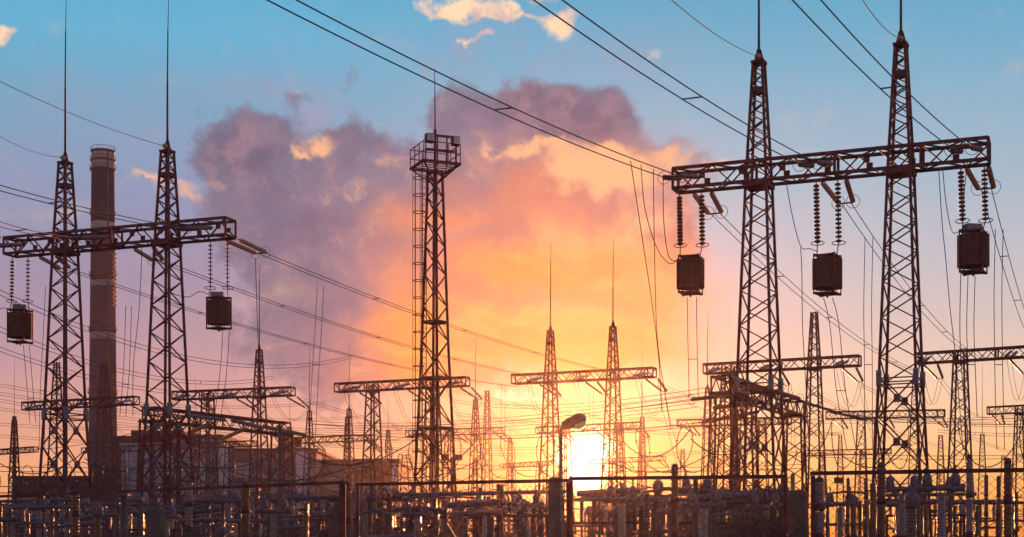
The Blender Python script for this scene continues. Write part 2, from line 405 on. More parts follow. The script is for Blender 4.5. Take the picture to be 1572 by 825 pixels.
portal('A', (1037, 278), (1518, 232), [(1165, 28.6, 9), (1383, 28.6, 9)], 'large lattice gantry at right holding three hanging coils under its girder', True)
portal('B', (15, 380), (354, 350), [(100, 27.9, 11.4), (257, 27.9, 10.2)], 'large lattice gantry at left crossing in front of the tall chimney', True)
G2 = 'distant lattice gantries of the switchyard'
portal('E', (517, 596), (718, 586), [(572, HB+.3, 0), (664, HB+.3, 0)], 'distant gantry with no spires whose girder crosses behind the floodlight mast', group=G2)
portal('F', (788, 583), (1005, 572), [(845, T, 11), (941, T, 11)], 'distant twin spired gantry directly above the setting sun', group=G2)
portal('C', (268, 608), (450, 601), [(319, HB+.3, 0), (398, T, 12)], 'distant gantry right of the chimney with one tall spire', group=G2)
portal('D', (38, 624), (210, 615), [(87, T+.5, 0), (160, T, 0)], 'distant gantry passing in front of the chimney base', group=G2)
portal('G', (1082, 567), (1320, 554), [(1118, HB+.3, 0), (1250, T, 0)], 'distant gantry crossing behind the nearer right tower with one bare spire', group=G2)
portal('H', (1408, 551), (1660, 535), [(1474, HB+.3, 0), (1610, HB+.3, 0)], 'distant gantry cut off by the right edge below the rightmost coil', group=G2)
portal('I', (1517, 631), (1640, 625), [(1566, HB+.3, 0), (1628, HB+.3, 0)], 'small far gantry cut off by the right edge, one column showing', group=G2)
portal('J', (1268, 638), (1450, 635), [(1322, HB+.3, 0), (1404, T, 0)], 'small far gantry seen through the rightmost large tower', group=G2)
portal('K', (625, 666), (773, 661), [(690, HB+.3, 0), (730, T, 12)], 'small far gantry low behind the foot of the floodlight mast', group=G2)
portal('L', (825, 661), (985, 653), [(868, HB+.3, 0), (950, HB+.3, 0)], 'small far gantry whose girder crosses just above the sun', group=G2)
portal('M', (441, 677), (572, 672), [(475, T, 13), (536, T, 13)], 'small far twin spired gantry left of the mast above the grey factory', group=G2)
portal('N', (1040, 650), (1215, 646), [(1086, T, 13), (1170, HB+.3, 0)], 'small far gantry behind the low bus gantry at right', group=G2)
portal('Q', (128, 692), (391, 681), [(185, HB+.3, 0), (352, HB+.3, 0)], 'long low far gantry in front of the factory at left', group=G2)
portal('O', (905, 709), (1020, 704), [(940, HB+.3, 0), (985, T, 16)], 'tiny remote gantry just right of the sun', group=G2)
portal('Pp', (-40, 697), (55, 690), [(22, T+2, 0), (-20, HB, 0)], 'small remote gantry at the far left edge', group=G2)
portal('Rr', (1235, 696), (1368, 693), [(1262, HB+.3, 0), (1325, HB+.3, 0)], 'tiny remote gantry between the two large right towers', group=G2)
portal('Ss', (770, 716), (846, 711), [(786, HB+.3, 0), (828, HB+.3, 0)], 'tiny remote gantry just left of the sun', group=G2)
portal('Tt', (1395, 752), (1450, 750), [(1404, HB+.3, 0), (1442, T, 0)], 'most remote gantry low between the rightmost tower and the spare column', group=G2)
# lone spires between the gantries
def mast(px, ytop, D, rod, w, label, cat='mast', name='lattice_mast'):
    base = P(px, HZ, D); base.z = 0; root = thing(name, base, label, cat, 'slim lattice masts among the gantries', R(-20))
    top = CH+(HZ-ytop)*D/F; legs, br, r_ = MB(), MB(), MB()
    lattice(legs, br, None, [(0, w*2.2), (top*.8, w), (top, w*.6)], 0, top, .16, .085, .8)
    legs.build('mast_legs' if False else 'mast_leg', 'steel', root); br.build('bracing', 'steel', root)
    if rod:
        r_.tube([(0,0,top), (0,0,top+rod)], .06, 5, .02); r_.build('lightning_rod', 'steel', root)
    return root
mast(22, 645, 300, 13, 1.1, 'slender far mast at the left edge left of the double tower')
mast(729, 705, 330, 0, 1.0, 'short far mast right of the floodlight mast foot')
mast(621, 697, 300, 0, 2.8, 'stubby dense lattice mast right of the grey factory')
mast(748, 600, 280, 0, 1.0, 'thin far mast between the floodlight mast and sun')
mast(1444, 668, 240, 0, .9, 'thin pointed far mast right of the rightmost large tower')
mast(1508, 666, 245, 12, .9, 'thin pointed far mast with a fine rod near the right edge')
mast(1250+290, 700, 330, 0, 1.0, 'dim far mast behind the tall dark column at right edge')
mast(986, 640, 290, 14, 1.0, 'dim far mast with rod between sun and right gantry')
mast(533, 640, 330, 0, 1.0, 'dim far mast behind the twin spired far gantry')
mast(1290, 668, 330, 0, 1.0, 'dim far mast between the two large right towers')
mast(1048, 690, 360, 0, 1.1, 'tiny dim mast left of the reddish dry bushes')
mast(1140, 625, 300, 10, 1.0, 'far mast with rod seen between the legs of the nearer right tower')
mast(1345, 640, 310, 8, 1.0, 'far mast with rod left of the rightmost large tower')
mast(1410, 690, 340, 0, 1.0, 'tiny dim mast seen inside the rightmost large tower')
mast(596, 660, 340, 8, 1.0, 'dim mast with rod behind the spireless gantry')
mast(300, 640, 300, 8, 1.0, 'dim mast with rod just right of the second left tower')
mast(445, 655, 330, 9, 1.0, 'dim mast with rod above the long grey boiler hall')
mast(783, 672, 330, 6, 1.0, 'tiny mast with rod left of the street lamp')

# ------------------------------------------------------------------ low bus gantries running away from the camera
KB = [(0, 2.3), (14, 1.5), (20, 1.2)]
def bus_gantry(key, A_, B_, hb, cols, label):
    D0 = F*(hb-CH)/(HZ-A_[1]); D1 = F*(hb-CH)/(HZ-B_[1])
    a, b = P(A_[0], A_[1], D0), P(B_[0], B_[1], D1); a.z = b.z = hb
    d = (b-a).normalized(); root = thing('bus_gantry', (a.x, a.y, 0), label, 'gantry', 'low bus gantries')
    base = Vector((a.x, a.y, 0)); yaw = math.atan2(d.y, d.x)
    for t in cols:
        p = a+(b-a)*t; p.z = 0; legs, br = MB(), MB()
        lattice(legs, br, None, KB, 0, hb-.5, .16, .085, .7)
        w = wk(KB, hb-.6); legs.box((0,0,hb-.72), (w+.3, w+.3, .2))
        o = legs.build('tower', 'steel', root); o.location = p-base; o.rotation_euler = (0,0,yaw+R(3)); br.build('bracing', 'steel', o)
    ch, br = MB(), MB(); truss(ch, br, a-base, b-base, 1.5, 1.25, .18, .08)
    c = ch.build('crossbeam', 'steel', root); br.build('girder_bracing', 'steel', c)
    return a, b, d
bl = bus_gantry('left', (228, 636), (438, 659), 14, (.02, .2, .97), 'low gantry receding behind the second left tower with pale insulators along it')
br_ = bus_gantry('right', (1106, 590), (1222, 628), 14, (.03, .28, .97), 'low gantry receding through the nearer right tower')

# ------------------------------------------------------------------ insulators
def sheds(p, q, r, pitch=.15, core=.04, n=10, thin=False):
    p, q = Vector(p), Vector(q); L = (q-p).length; m = MB(); k = max(3, int(L/pitch)); prof = [(core, 0)]
    for i in range(k):
        t0 = (i+.25)*L/k
        if thin: prof += [(core, t0+.22*L/k), (core*2.2, t0+.3*L/k), (r, t0+.40*L/k), (r*.95, t0+.46*L/k), (core*1.3, t0+.5*L/k)]; continue
        prof += [(core, t0), (r, t0+.32*L/k), (r*.9, t0+.42*L/k), (core*1.3, t0+.5*L/k)]
    prof.append((core, L)); m.lathe(prof, n, p, q-p); return m
def tension_pair(a1, e1, a2, e2, label, group, big=True, rings=True, mt='glassy', name='tension_insulator'):
    base = (a1+a2)/2; root = thing(name, base, label, 'insulator', group)
    for a, e in ((a1, e1), (a2, e2)):
        d = (e-a).normalized(); L = (e-a).length
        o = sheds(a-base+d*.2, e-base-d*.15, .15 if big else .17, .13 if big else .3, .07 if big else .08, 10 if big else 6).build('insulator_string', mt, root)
        if big: MB().bar(a-base, a-base+d*.25, .05).bar(e-base-d*.2, e-base, .05).build('end_fitting', 'steel', o)
    MB().bar(e1-base, e2-base, .1, .07).build('yoke_bar', 'steel', root)
    if rings and big:
        for a, e in ((a1, e1), (a2, e2)):
            d = (e-a).normalized(); MB().ring(e-base-d*.15, d+Vector((0,0,.3)), .38, .016, 22, 5).build('corona_ring', 'wire', root)
    return root
SVEC = Vector((.47, .88, 0))
def end_px(px, py, start, L, sgn=1):                # end of a string L long seen at a photo point, beyond (or before) its start
    D = start.y+sgn*L*.85; return P(px, py, D)
def gp(key, px, side, low=True):                    # point on a girder: side +1 far face, -1 near face
    q = PORTALS[key]; p = q['at'](px).copy(); p += q['s']*side*.62; p.z += (-q['th']/2-.08 if low else 0); return p
A1 = []
for nm, (x1, x2), (ex, ey), lab in (
    ('A', (1060, 1087), (1098, 328), 'pair of long insulators meeting below the left end of the right gantry'),
    ('A', (1258, 1296), (1299, 312), 'pair of long insulators meeting between the two large right towers'),
    ('A', (1482, 1516), (1514, 290), 'pair of long insulators meeting below the right tip of the right gantry'),
    ('B', (50, 76), (100, 412), 'pair of long insulators sloping from the left end of the left gantry'),
    ('B', (196, 226), (243, 400), 'pair of long insulators sloping between the two large left towers'),
    ('B', (338, 358), (402, 389), 'pair of long insulators sloping off the right tip of the left gantry')):
    a1, a2 = gp(nm, x1, 1), gp(nm, x2, 1)
    e = P(ex, ey, (a1.y+a2.y)/2+2.6); o = PORTALS[nm]['d']*.4
    tension_pair(a1, e-o, a2, e+o, lab, 'long insulator pairs on the large gantries'); A1.append(e)
A2 = []
for nm, x1, x2, y1, lab in (
    ('A', 1050, 1086, 276, 'pale foreshortened insulator pair at the left tip of the right gantry'),
    ('A', 1252, 1290, 256, 'pale foreshortened insulator pair on the right gantry between its towers'),
    ('A', 1478, 1510, 236, 'pale foreshortened insulator pair near the right tip of the right gantry'),
    ('B', 30, 60, 378, 'pale foreshortened insulator pair at the left end of the left gantry'),
    ('B', 162, 190, 364, 'pale foreshortened insulator pair on the left gantry before the chimney'),
    ('B', 318, 342, 352, 'pale foreshortened insulator pair near the right tip of the left gantry')):
    a1, a2 = gp(nm, x1, -1, False), gp(nm, x2, -1, False); a1.z -= .05; a2.z -= .05
    v = -SVEC*2.7+Vector((0, 0, -.55)); a2 = a1+PORTALS[nm]['d']*1.0 if nm == 'A' else a1+PORTALS[nm]['d']*.9
    tension_pair(a1, a1+v, a2, a2+v, lab, 'foreshortened insulator pairs on the large gantries', mt='greyp'); A2.append((a1+a2)/2+v)

# ------------------------------------------------------------------ hanging line traps
def line_trap(px, ytop, ybot, D, key, xs, yst, label, box, lab_s):
    c = P(px, ytop, D); H = (ybot-ytop)*D/F; rad = H*.345
    root = thing('line_trap', (c.x, c.y, c.z-H), label, 'line trap', 'coils hanging under the large gantries', R(-20+px % 37))
    m = MB(); prof = []; zb, zt = H*.15, H*.89; k = 15
    for i in range(k):
        z = zb+(zt-zb)*i/k; dz = (zt-zb)/k; prof += [(rad*.9, z), (rad, z+dz*.12), (rad, z+dz*.8), (rad*.9, z+dz*.92)]
    m.lathe(prof, 28); co = m.build('coil_drum', 'coil', root)
    sl = MB()
    for i in range(16):
        a = 2*math.pi*i/16; sl.bar((rad*1.03*math.cos(a), rad*1.03*math.sin(a), zb-.02), (rad*1.03*math.cos(a), rad*1.03*math.sin(a), zt+.02), .045)
    sl.build('spacer_slat', 'coil', co)
    for z in (H*.03, H*.965):
        s_ = MB()
        for k in range(2):
            a = math.pi*k/2+.4; u = Vector((math.cos(a), math.sin(a), 0))*rad*1.08; s_.bar(Vector((0,0,z))-u, Vector((0,0,z))+u, .09, .14)
        for k in range(4):
            a = math.pi*k/2+.4; a2 = a+math.pi/2
            s_.bar((rad*math.cos(a), rad*math.sin(a), z), (rad*math.cos(a2), rad*math.sin(a2), z), .06, .08)
        s_.build('spider_frame', 'steel', root)
    for k in range(4):
        a = math.pi*k/2+.4; MB().bar((rad*1.08*math.cos(a), rad*1.08*math.sin(a), 0), (rad*1.08*math.cos(a), rad*1.08*math.sin(a), H), .06).build('tie_rod', 'steel', root)
    MB().lathe([(.03, -.16), (.06, -.12), (.06, -.03), (.1, 0)], 8).build('terminal', 'steel', root)
    if box: MB().box((-.05, -.1, H*1.06), (.85, .5, .32), .3).build('tuning_box', 'plate', root)
    for k, (x, nm) in enumerate(zip(xs, ('left', 'right'))):
        t = gp(key, x, 0); bt = P(xs[k], yst, D); bt = Vector((t.x+(bt.x-t.x)*.6, t.y+(c.y-t.y)*.8, bt.z))
        fx = P(px+(-16 if k == 0 else 14), ytop+3, D)
        r2 = thing('suspension_insulator', t, lab_s % nm, 'insulator', 'insulator strings holding the hanging coils')
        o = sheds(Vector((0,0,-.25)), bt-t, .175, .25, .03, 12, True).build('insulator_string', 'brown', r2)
        MB().bar((0,0,.02), (0,0,-.3), .05).build('top_shackle', 'steel', r2)
        MB().bar(bt-t, Vector((fx.x, fx.y, fx.z))-t, .05).build('hanger_rod', 'steel', r2)
        MB().ring(bt-t+Vector((0,0,-.02)), (0,.12,1), .36, .025, 22, 5).build('corona_ring', 'steel', r2)
    return root
line_trap(1060, 393, 452, 80, 'A', (1043, 1077), 374, 'coil drum hanging left of the nearer right tower, lit orange by the sunset', False, '%s string holding the coil left of the nearer right tower')
line_trap(1270, 391, 453, 77.5, 'A', (1253, 1286), 371, 'coil drum hanging between the two large right towers', False, '%s string holding the coil between the two right towers')
line_trap(1494, 354, 420, 75, 'A', (1475, 1511), 337, 'coil drum with a box on top hanging right of both right towers', True, '%s string holding the rightmost coil')
line_trap(336, 456, 506, 95, 'B', (323, 349), 442, 'dark coil drum with a box on top hanging right of the second left tower', True, '%s string holding the coil beside the second left tower')
line_trap(31, 475, 527, 100, 'B', (19, 43), 462, 'dark coil drum with a box on top hanging at the left edge', True, '%s string holding the coil at the left edge')

# long vertical chains of glowing discs before the chimney
t = gp('B', 167, 1); r0 = thing('suspension_insulator', t, 'chain of orange lit discs hanging before the chimney', 'insulator', 'insulator strings holding the hanging coils')
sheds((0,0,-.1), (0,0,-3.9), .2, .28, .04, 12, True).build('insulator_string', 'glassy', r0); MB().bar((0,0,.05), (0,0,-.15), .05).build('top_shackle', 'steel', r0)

# ------------------------------------------------------------------ conductors
WR = .026
def cat_pts(a, b, sag, n=14):
    return [a+(b-a)*(i/n)-Vector((0,0,4*sag*(i/n)*(1-i/n))) for i in range(n+1)]
def twin(a, b, sag, label, group, sep=Vector((.42, -.2, 0)), r=WR, spacers=5, n=22, name='twin_conductor'):
    root = thing(name, a, label, 'conductor', group); z = Vector((0,0,0))
    c = [cat_pts(z-sep/2, b-a-sep/2, sag, n), cat_pts(z+sep/2, b-a+sep/2, sag, n)]
    for q in c: MB().tube(q, r, 5).build('conductor', 'wire', root)
    if spacers:
        for i in range(1, spacers+1):
            k = int(i*n/(spacers+1)); MB().bar(c[0][k], c[1][k], .05).build('spacer', 'wire', root)
    return root
def wire(a, b, sag, label, group, r=WR, n=14, name='power_line'):
    m = MB().tube([p-a for p in cat_pts(a, b, sag, n)], r, 5); o = m.build(name, 'wire'); o.location = a
    return tag(o, label, 'power line' if name == 'power_line' else 'cable', group)
G_IN, G_OUT, G_EARTH = 'twin conductors arriving over the camera', 'twin conductors running on to the far gantries', 'earth wires at the mast tips'
def ray_back(e, px, py, dirv=SVEC):                  # point on the line through e running toward the viewer that is seen at column px
    k = (px-786)/F; t = (e.x-k*e.y)/(k*dirv.y-dirv.x); p = e+dirv*t; p.z = CH+(HZ-py)*p.y/F; return p
for i, (px, py, lab) in enumerate([(440, -4, 'pair of thick lines from the top edge to the left tip of the right gantry'),
        (845, -4, 'pair of thick lines from the top edge passing the nearer right tower'), (1240, -4, 'pair of thick lines from the top edge passing the farther spire to the gantry tip'),
        (-260, 240, 'lowest pair of lines from the left edge to the left tip of the left gantry'), (-60, 330, 'pair of lines from the left edge to the left gantry before the chimney'), (-20, 272, 'upper pair of lines from the left edge to the right tower of the left gantry')]):
    e = A2[i]
    if i < 3:
        b = ray_back(e, px, py); sg = (b-e).length*.012
        b2 = e+(b-e)*1.12; twin(e, b2, sg*1.1, lab, G_IN, Vector((.8, -.32, 0)), WR*1.1, 1)
    else:
        pts = {3: (0, 368), 4: (0, 336), 5: (0, 279)}[i]; b = P(pts[0], pts[1], e.y-{3: 4.5, 4: 14, 5: 22}[i]); b2 = e+(b-e)*1.5
        twin(e, b2, .35, lab, G_IN, Vector((.8, -.32, 0)), WR, 1)
FAR = [(1412, 572, 160), (1503, 550, 156), (1600, 550, 152), (795, 594, 175), (876, 588, 172), (985, 580, 168)]
labs = ['twin line descending right from the coil left of the right towers', 'twin line descending right from between the right towers', 'twin line leaving the right edge from the gantry tip',
        'twin line descending behind the left tower in front of the chimney foot', 'twin line descending across the sky from between the left towers', 'longest twin line descending from the left gantry tip behind the floodlight mast']
for i, (e, fr) in enumerate(zip(A1, FAR)):
    b = P(*fr); twin(e, b, (1.3, 1.3, 1.3, 1.2, 1.1, 1.0)[i], labs[i], G_OUT, Vector((.5, -.2, 0)), WR, 4, 30)
# earth wires at the tips
for px, top, key, tx, ty, dd, lab in ((1165, 28.9, 'A', 1033, -2, -28, 'thin earth wire arriving at the nearer right spire'), (1383, 28.9, 'A', 1325, -2, -22, 'thin earth wire arriving at the farther right spire'),
        (100, 28.2, 'B', -2, 206, -16, 'thin earth wire arriving at the first left spire'), (257, 28.2, 'B', -2, 121, -32, 'thin earth wire arriving at the second left spire')):
    p = PORTALS[key]['at'](px).copy(); p.z = top; q = P(tx, ty, p.y+dd); dr = (q-p).normalized()
    r = thing('earth_wire_insulator', p, 'short disc insulator fixed at the tip of the '+lab.split(' the ')[-1], 'insulator', 'tip insulators')
    e = p+dr*.8; MB().bar((0,0,0), dr*.5, .05).build('link_rod', 'steel', r); MB().lathe([(.05, 0), (.17, .08), (.17, .25), (.05, .34)], 10, dr*.5, dr).build('insulator_disc', 'glassy', r)
    wire(e, e+(q-e)*1.1, .3, lab, G_EARTH, .02)
# short tension pairs and jumper loops on the distant gantries
ph = {'E': (.20, .58, .97), 'F': (.22, .55, .97), 'C': (.15, .55, .97), 'D': (.2, .6, .97), 'G': (.12, .46, .93), 'H': (.08, .62), 'I': (.1, .6), 'J': (.1, .5, .95), 'K': (.2, .55, .95), 'L': (.25, .6, .97), 'M': (.3, .6, .95), 'N': (.1, .3, .7), 'O': (.1, .5, .95)}
desc = {'E': 'spireless gantry behind the floodlight mast', 'F': 'twin spired gantry above the sun', 'C': 'single spired gantry right of the chimney', 'D': 'gantry before the chimney base', 'G': 'gantry behind the nearer right tower',
        'H': 'gantry under the rightmost coil', 'I': 'small gantry at the right edge', 'J': 'far gantry behind the rightmost tower', 'K': 'far gantry behind the floodlight mast foot', 'L': 'far gantry just above the sun',
        'M': 'twin spired gantry above the grey factory', 'N': 'far gantry behind the low bus gantry', 'O': 'tiny gantry right of the sun'}
pos3 = ('left', 'middle', 'right')
TE = {}
for k, ts in ph.items():
    q = PORTALS[k]
    for j, t in enumerate(ts):
        c = q['a']+(q['b']-q['a'])*t; a1 = c+q['s']*.6-q['d']*.9+Vector((0,0,-.6)); a2 = c+q['s']*.6+q['d']*.7+Vector((0,0,-.6))
        e = c+SVEC*3.4+Vector((.5,0,-2.0)); n_ = q['d']*.3
        tension_pair(a1, e-n_, a2, e+n_, '%s insulator pair sloping behind the %s' % (pos3[j], desc[k]), 'short insulator pairs on distant gantries', False, mt='brown')
        TE[(k, j)] = e
        if k in 'EFCDGHKL':
            f = c-q['s']*.6-q['d']*.2; fe = f-SVEC*3.2+Vector((0,0,-.8)); n_ = q['d']*.35
            tension_pair(f-n_, fe-n_, f+n_, fe+n_, '%s insulator pair facing the camera on the %s' % (pos3[j], desc[k]), 'camera side insulator pairs on distant gantries', False, mt='greyp')
            if k in 'EFGHC': twin(fe, e, 3.8 if k != 'C' else 2.5, '%s slack jumper loop under the %s' % (pos3[j], desc[k]), 'jumper loops under distant gantries', r=.022, spacers=0, n=16, name='jumper_loop')
# onward spans from distant gantries
n_ = 0
for (k, j), (k2, t2) in {('C', 2): ('K', .1), ('C', 1): ('M', .9), ('D', 2): ('Q', .8), ('D', 1): ('Q', .5), ('E', 2): ('L', .1), ('E', 1): ('K', .9), ('F', 2): ('J', .0), ('F', 1): ('N', .6), ('F', 0): ('N', .1), ('G', 2): ('Rr', .9), ('G', 1): ('Rr', .4),
                         ('H', 0): ('I', .2), ('H', 1): ('I', 1.3), ('E', 0): ('K', .2), ('J', 1): ('Tt', .2), ('J', 2): ('Tt', .9), ('L', 2): ('O', .5), ('K', 2): ('Ss', .2)}.items():
    q = PORTALS[k2]; b = q['a']+(q['b']-q['a'])*t2
    twin(TE[(k, j)], b, 2.6, 'fine twin span from the %s end of the %s' % (pos3[j], desc[k]), 'fine spans between distant gantries', r=.022, spacers=2, n=16)
# long fine lines crossing low over the yard, from photo columns and rows
lows = [((-20, 588, 210), (500, 618, 260), 2, 'just above the left distant girder'), ((-20, 601, 210), (560, 640, 270), 2, 'grazing the left distant girder'),
        ((-20, 440, 120), (540, 548, 190), 3.5, 'crossing the left towers below the hanging coils'), ((-20, 497, 130), (420, 580, 190), 2.5, 'passing behind the lower half of the left coil'),
        ((-20, 529, 140), (440, 597, 200), 2.5, 'just under the left coil'), ((470, 648, 230), (1060, 612, 125), 1.2, 'rising from left to the low bus gantry at right'),
        ((500, 655, 250), (1070, 622, 128), 1.2, 'second below the one rising to the right bus gantry'), ((380, 660, 240), (1080, 652, 150), 1.5, 'passing right behind the street lamp head'),
        ((-20, 625, 230), (640, 662, 280), 2, 'passing below the left distant girder'), ((-20, 668, 250), (640, 676, 280), 1.5, 'low over the left factory roofs'),
        ((1230, 625, 130), (1600, 640, 260), 1, 'leaving the right bus gantry toward the right edge'), ((1440, 650, 200), (1600, 652, 220), .2, 'short and low at the right edge'),
        ((1440, 662, 200), (1600, 668, 220), .2, 'shortest and lowest at the right edge'), ((440, 680, 250), (1000, 676, 260), 1.5, 'crossing low in front of the sun top'),
        ((560, 690, 250), (1100, 694, 260), .8, 'lowest line crossing the sun disc'), ((-20, 612, 220), (700, 652, 260), 2.5, 'crossing the base of the chimney'),
        ((1140, 645, 180), (1600, 637, 240), .6, 'threading the feet of both right towers'), ((-20, 650, 230), (300, 655, 240), .6, 'crossing below the plates of the first tower'),
        ((-20, 720, 120), (640, 705, 200), .6, 'lowest in front of the factories'), ((-20, 752, 90), (560, 722, 150), .6, 'just above the fence rail at left'),
        ((700, 600, 220), (1100, 640, 260), 2, 'passing under the twin spired gantry toward the right bus gantry'), ((690, 615, 210), (1090, 598, 120), 1.2, 'rising above the street lamp to the right bus gantry'),
        ((700, 636, 210), (1300, 665, 260), 1.5, 'just above the street lamp head'), ((1010, 590, 180), (1290, 668, 250), 1, 'sloping down behind the nearer right tower'),
        ((1240, 600, 170), (1460, 690, 260), .8, 'sloping down behind the rightmost large tower'), ((1320, 590, 165), (1600, 710, 260), .8, 'sloping down across the right corner'),
        ((460, 612, 200), (800, 690, 290), 1, 'sloping down behind the floodlight mast to the sun'), ((200, 622, 210), (480, 695, 280), .8, 'sloping down in front of the brown factory hall'),
        ((1100, 690, 150), (1600, 700, 170), .5, 'low just over the right fence rail'), ((600, 712, 150), (1240, 716, 150), .5, 'grazing the middle fence rail')]
for a, b, s_, w in lows:
    twin(P(*a), P(*b), s_, 'fine twin line '+w, 'fine lines crossing low over the yard', Vector((0, .4, .42)), .03, 2, 18)
# single thick bus cables falling from the right low gantry
def dropper(pts, label, r=.024, group='slack droppers hanging from conductors'):
    w = [P(*p) for p in pts]; out = []
    for i in range(len(w)-1):                               # catmull-rom
        p0, p1, p2, p3 = w[max(i-1, 0)], w[i], w[i+1], w[min(i+2, len(w)-1)]
        for k in range(6):
            t = k/6; out.append(.5*((2*p1)+(p2-p0)*t+(2*p0-5*p1+4*p2-p3)*t*t+(3*p1-p0-3*p2+p3)*t**3))
    out.append(w[-1]); o = MB().tube([p-w[0] for p in out], r, 5).build('dropper_cable', 'wire'); o.location = w[0]
    return tag(o, label, 'cable', group)
def drop2(pts, label, sep=22, d=1):
    r = thing('twin_dropper', P(*pts[0]), label, 'cable', 'paired droppers hanging from conductors'); b = P(*pts[0]); ends = []
    for q in (0, 1):
        w = [P(x+q*sep*(1 if i < 99 else .6), y, D) for i, (x, y, D) in enumerate(pts)]; out = []
        for i in range(len(w)-1):
            p0, p1, p2, p3 = w[max(i-1, 0)], w[i], w[i+1], w[min(i+2, len(w)-1)]
            for k in range(6):
                t = k/6; out.append(.5*((2*p1)+(p2-p0)*t+(2*p0-5*p1+4*p2-p3)*t*t+(3*p1-p0-3*p2+p3)*t**3))
        out.append(w[-1]); MB().tube([p-b for p in out], .022, 5).build('cable', 'wire', r); ends.append(out)
    k = int(len(ends[0])*.68); MB().bar(ends[0][k]-b, ends[1][k]-b, .04).build('spacer', 'wire', r)
dropper([(968, 247, 76.2), (985, 360, 78), (1003, 480, 80), (1012, 560, 82), (1016, 632, 84)], 'leftmost slack cable below the pale insulators of the right gantry')
dropper([(984, 253, 77.2), (990, 320, 79), (1008, 380, 80), (1028, 405, 80), (1042, 396, 80)], 'curling cable from the line to the coil left of the right towers')
dropper([(1003, 260, 78.2), (1005, 400, 79), (1009, 520, 80), (1020, 600, 82), (1030, 660, 84)], 'straight cable left of the coil dropping to the low lines')
dropper([(1018, 269, 79), (1019, 340, 79.3), (1026, 392, 80), (1038, 402, 80)], 'short cable curving into the top of the orange lit coil')
dropper([(1207, 280, 80), (1216, 330, 79), (1229, 378, 78), (1243, 382, 77.5), (1255, 386, 77.5)], 'curling cable reaching the coil between the right towers')
dropper([(1229, 380, 78), (1231, 420, 78), (1232, 500, 79), (1237, 590, 80), (1243, 700, 82)], 'cable dropping along the bare spire left of the middle coil')
dropper([(1441, 258, 76), (1446, 340, 75.5), (1452, 400, 75), (1458, 470, 76), (1468, 560, 78), (1478, 690, 80)], 'long cable falling between the rightmost tower and rightmost coil')
dropper([(1447, 258, 76), (1452, 310, 75.5), (1460, 352, 75), (1468, 358, 75), (1480, 348, 75)], 'curling cable reaching the rightmost coil')
dropper([(1486, 244, 75), (1480, 300, 75), (1475, 420, 75), (1474, 530, 76), (1482, 640, 78)], 'cable falling straight behind the rightmost coil')
dropper([(250, 440, 96), (268, 452, 96), (290, 456, 96), (306, 448, 95.5), (320, 452, 95)], 'wavy cable from the second left tower to its coil')
dropper([(-8, 480, 101), (2, 474, 101), (12, 474, 100.5), (20, 482, 100)], 'short cable entering the coil at the left edge')
dropper([(392, 398, 97), (394, 460, 97), (396, 520, 97), (400, 640, 98)], 'straight cable falling from the yoke at the left gantry tip')
dropper([(218, 378, 97), (214, 470, 98), (205, 560, 99), (204, 640, 99)], 'faint cable between the chimney and the second left tower')
drop2([(1055, 456, 80), (1056, 520, 80), (1058, 610, 81)], 'pair of cables under the coil left of the right towers', 14)
drop2([(1264, 457, 77.5), (1274, 500, 78), (1284, 600, 80), (1300, 690, 84)], 'pair of cables under the coil between the right towers', 14)
drop2([(1486, 424, 75), (1484, 500, 75), (1486, 560, 76), (1489, 640, 77)], 'pair of cables under the rightmost coil', 11)
drop2([(342, 508, 95), (338, 570, 96), (328, 650, 98)], 'spreading pair of cables under the dark coil at left', 10)
drop2([(36, 530, 100), (41, 590, 101), (46, 650, 102)], 'pair of cables under the coil at the left edge', 9)
drop2([(487, 440, 102), (484, 500, 104), (480, 560, 106), (473, 690, 110)], 'pair of cables right of the single spire falling from the long twin line', 10)
drop2([(1328, 364, 86), (1326, 470, 85), (1327, 560, 86), (1327, 690, 88)], 'pair of straight cables just left of the rightmost tower', 12)
drop2([(1100, 560, 84), (1118, 600, 84), (1140, 690, 86)], 'short pair of cables behind the nearer right tower', 12)
drop2([(1528, 352, 76), (1526, 450, 76), (1527, 560, 77), (1530, 690, 78)], 'pair of straight cables near the right edge', 12)
drop2([(70, 440, 104), (66, 520, 105), (62, 600, 106), (60, 690, 108)], 'faint pair of cables left of the first left tower', 8)
drop2([(193, 470, 100), (190, 560, 101), (184, 640, 103)], 'faint pair of cables right of the chimney', 9)
drop2([(770, 590, 175), (769, 640, 175), (768, 700, 175)], 'faint pair of cables left of the twin spired gantry', 6)
drop2([(1010, 585, 172), (1020, 640, 172), (1040, 716, 172)], 'pair of fine cables slanting to the ribbed column', 8)
drop2([(905, 600, 172), (905, 650, 172), (906, 690, 172)], 'short faint pair of cables above the sun', 6)
drop2([(1210, 590, 165), (1214, 640, 165), (1216, 700, 165)], 'faint pair of cables between nearer tower and bare spire', 5)

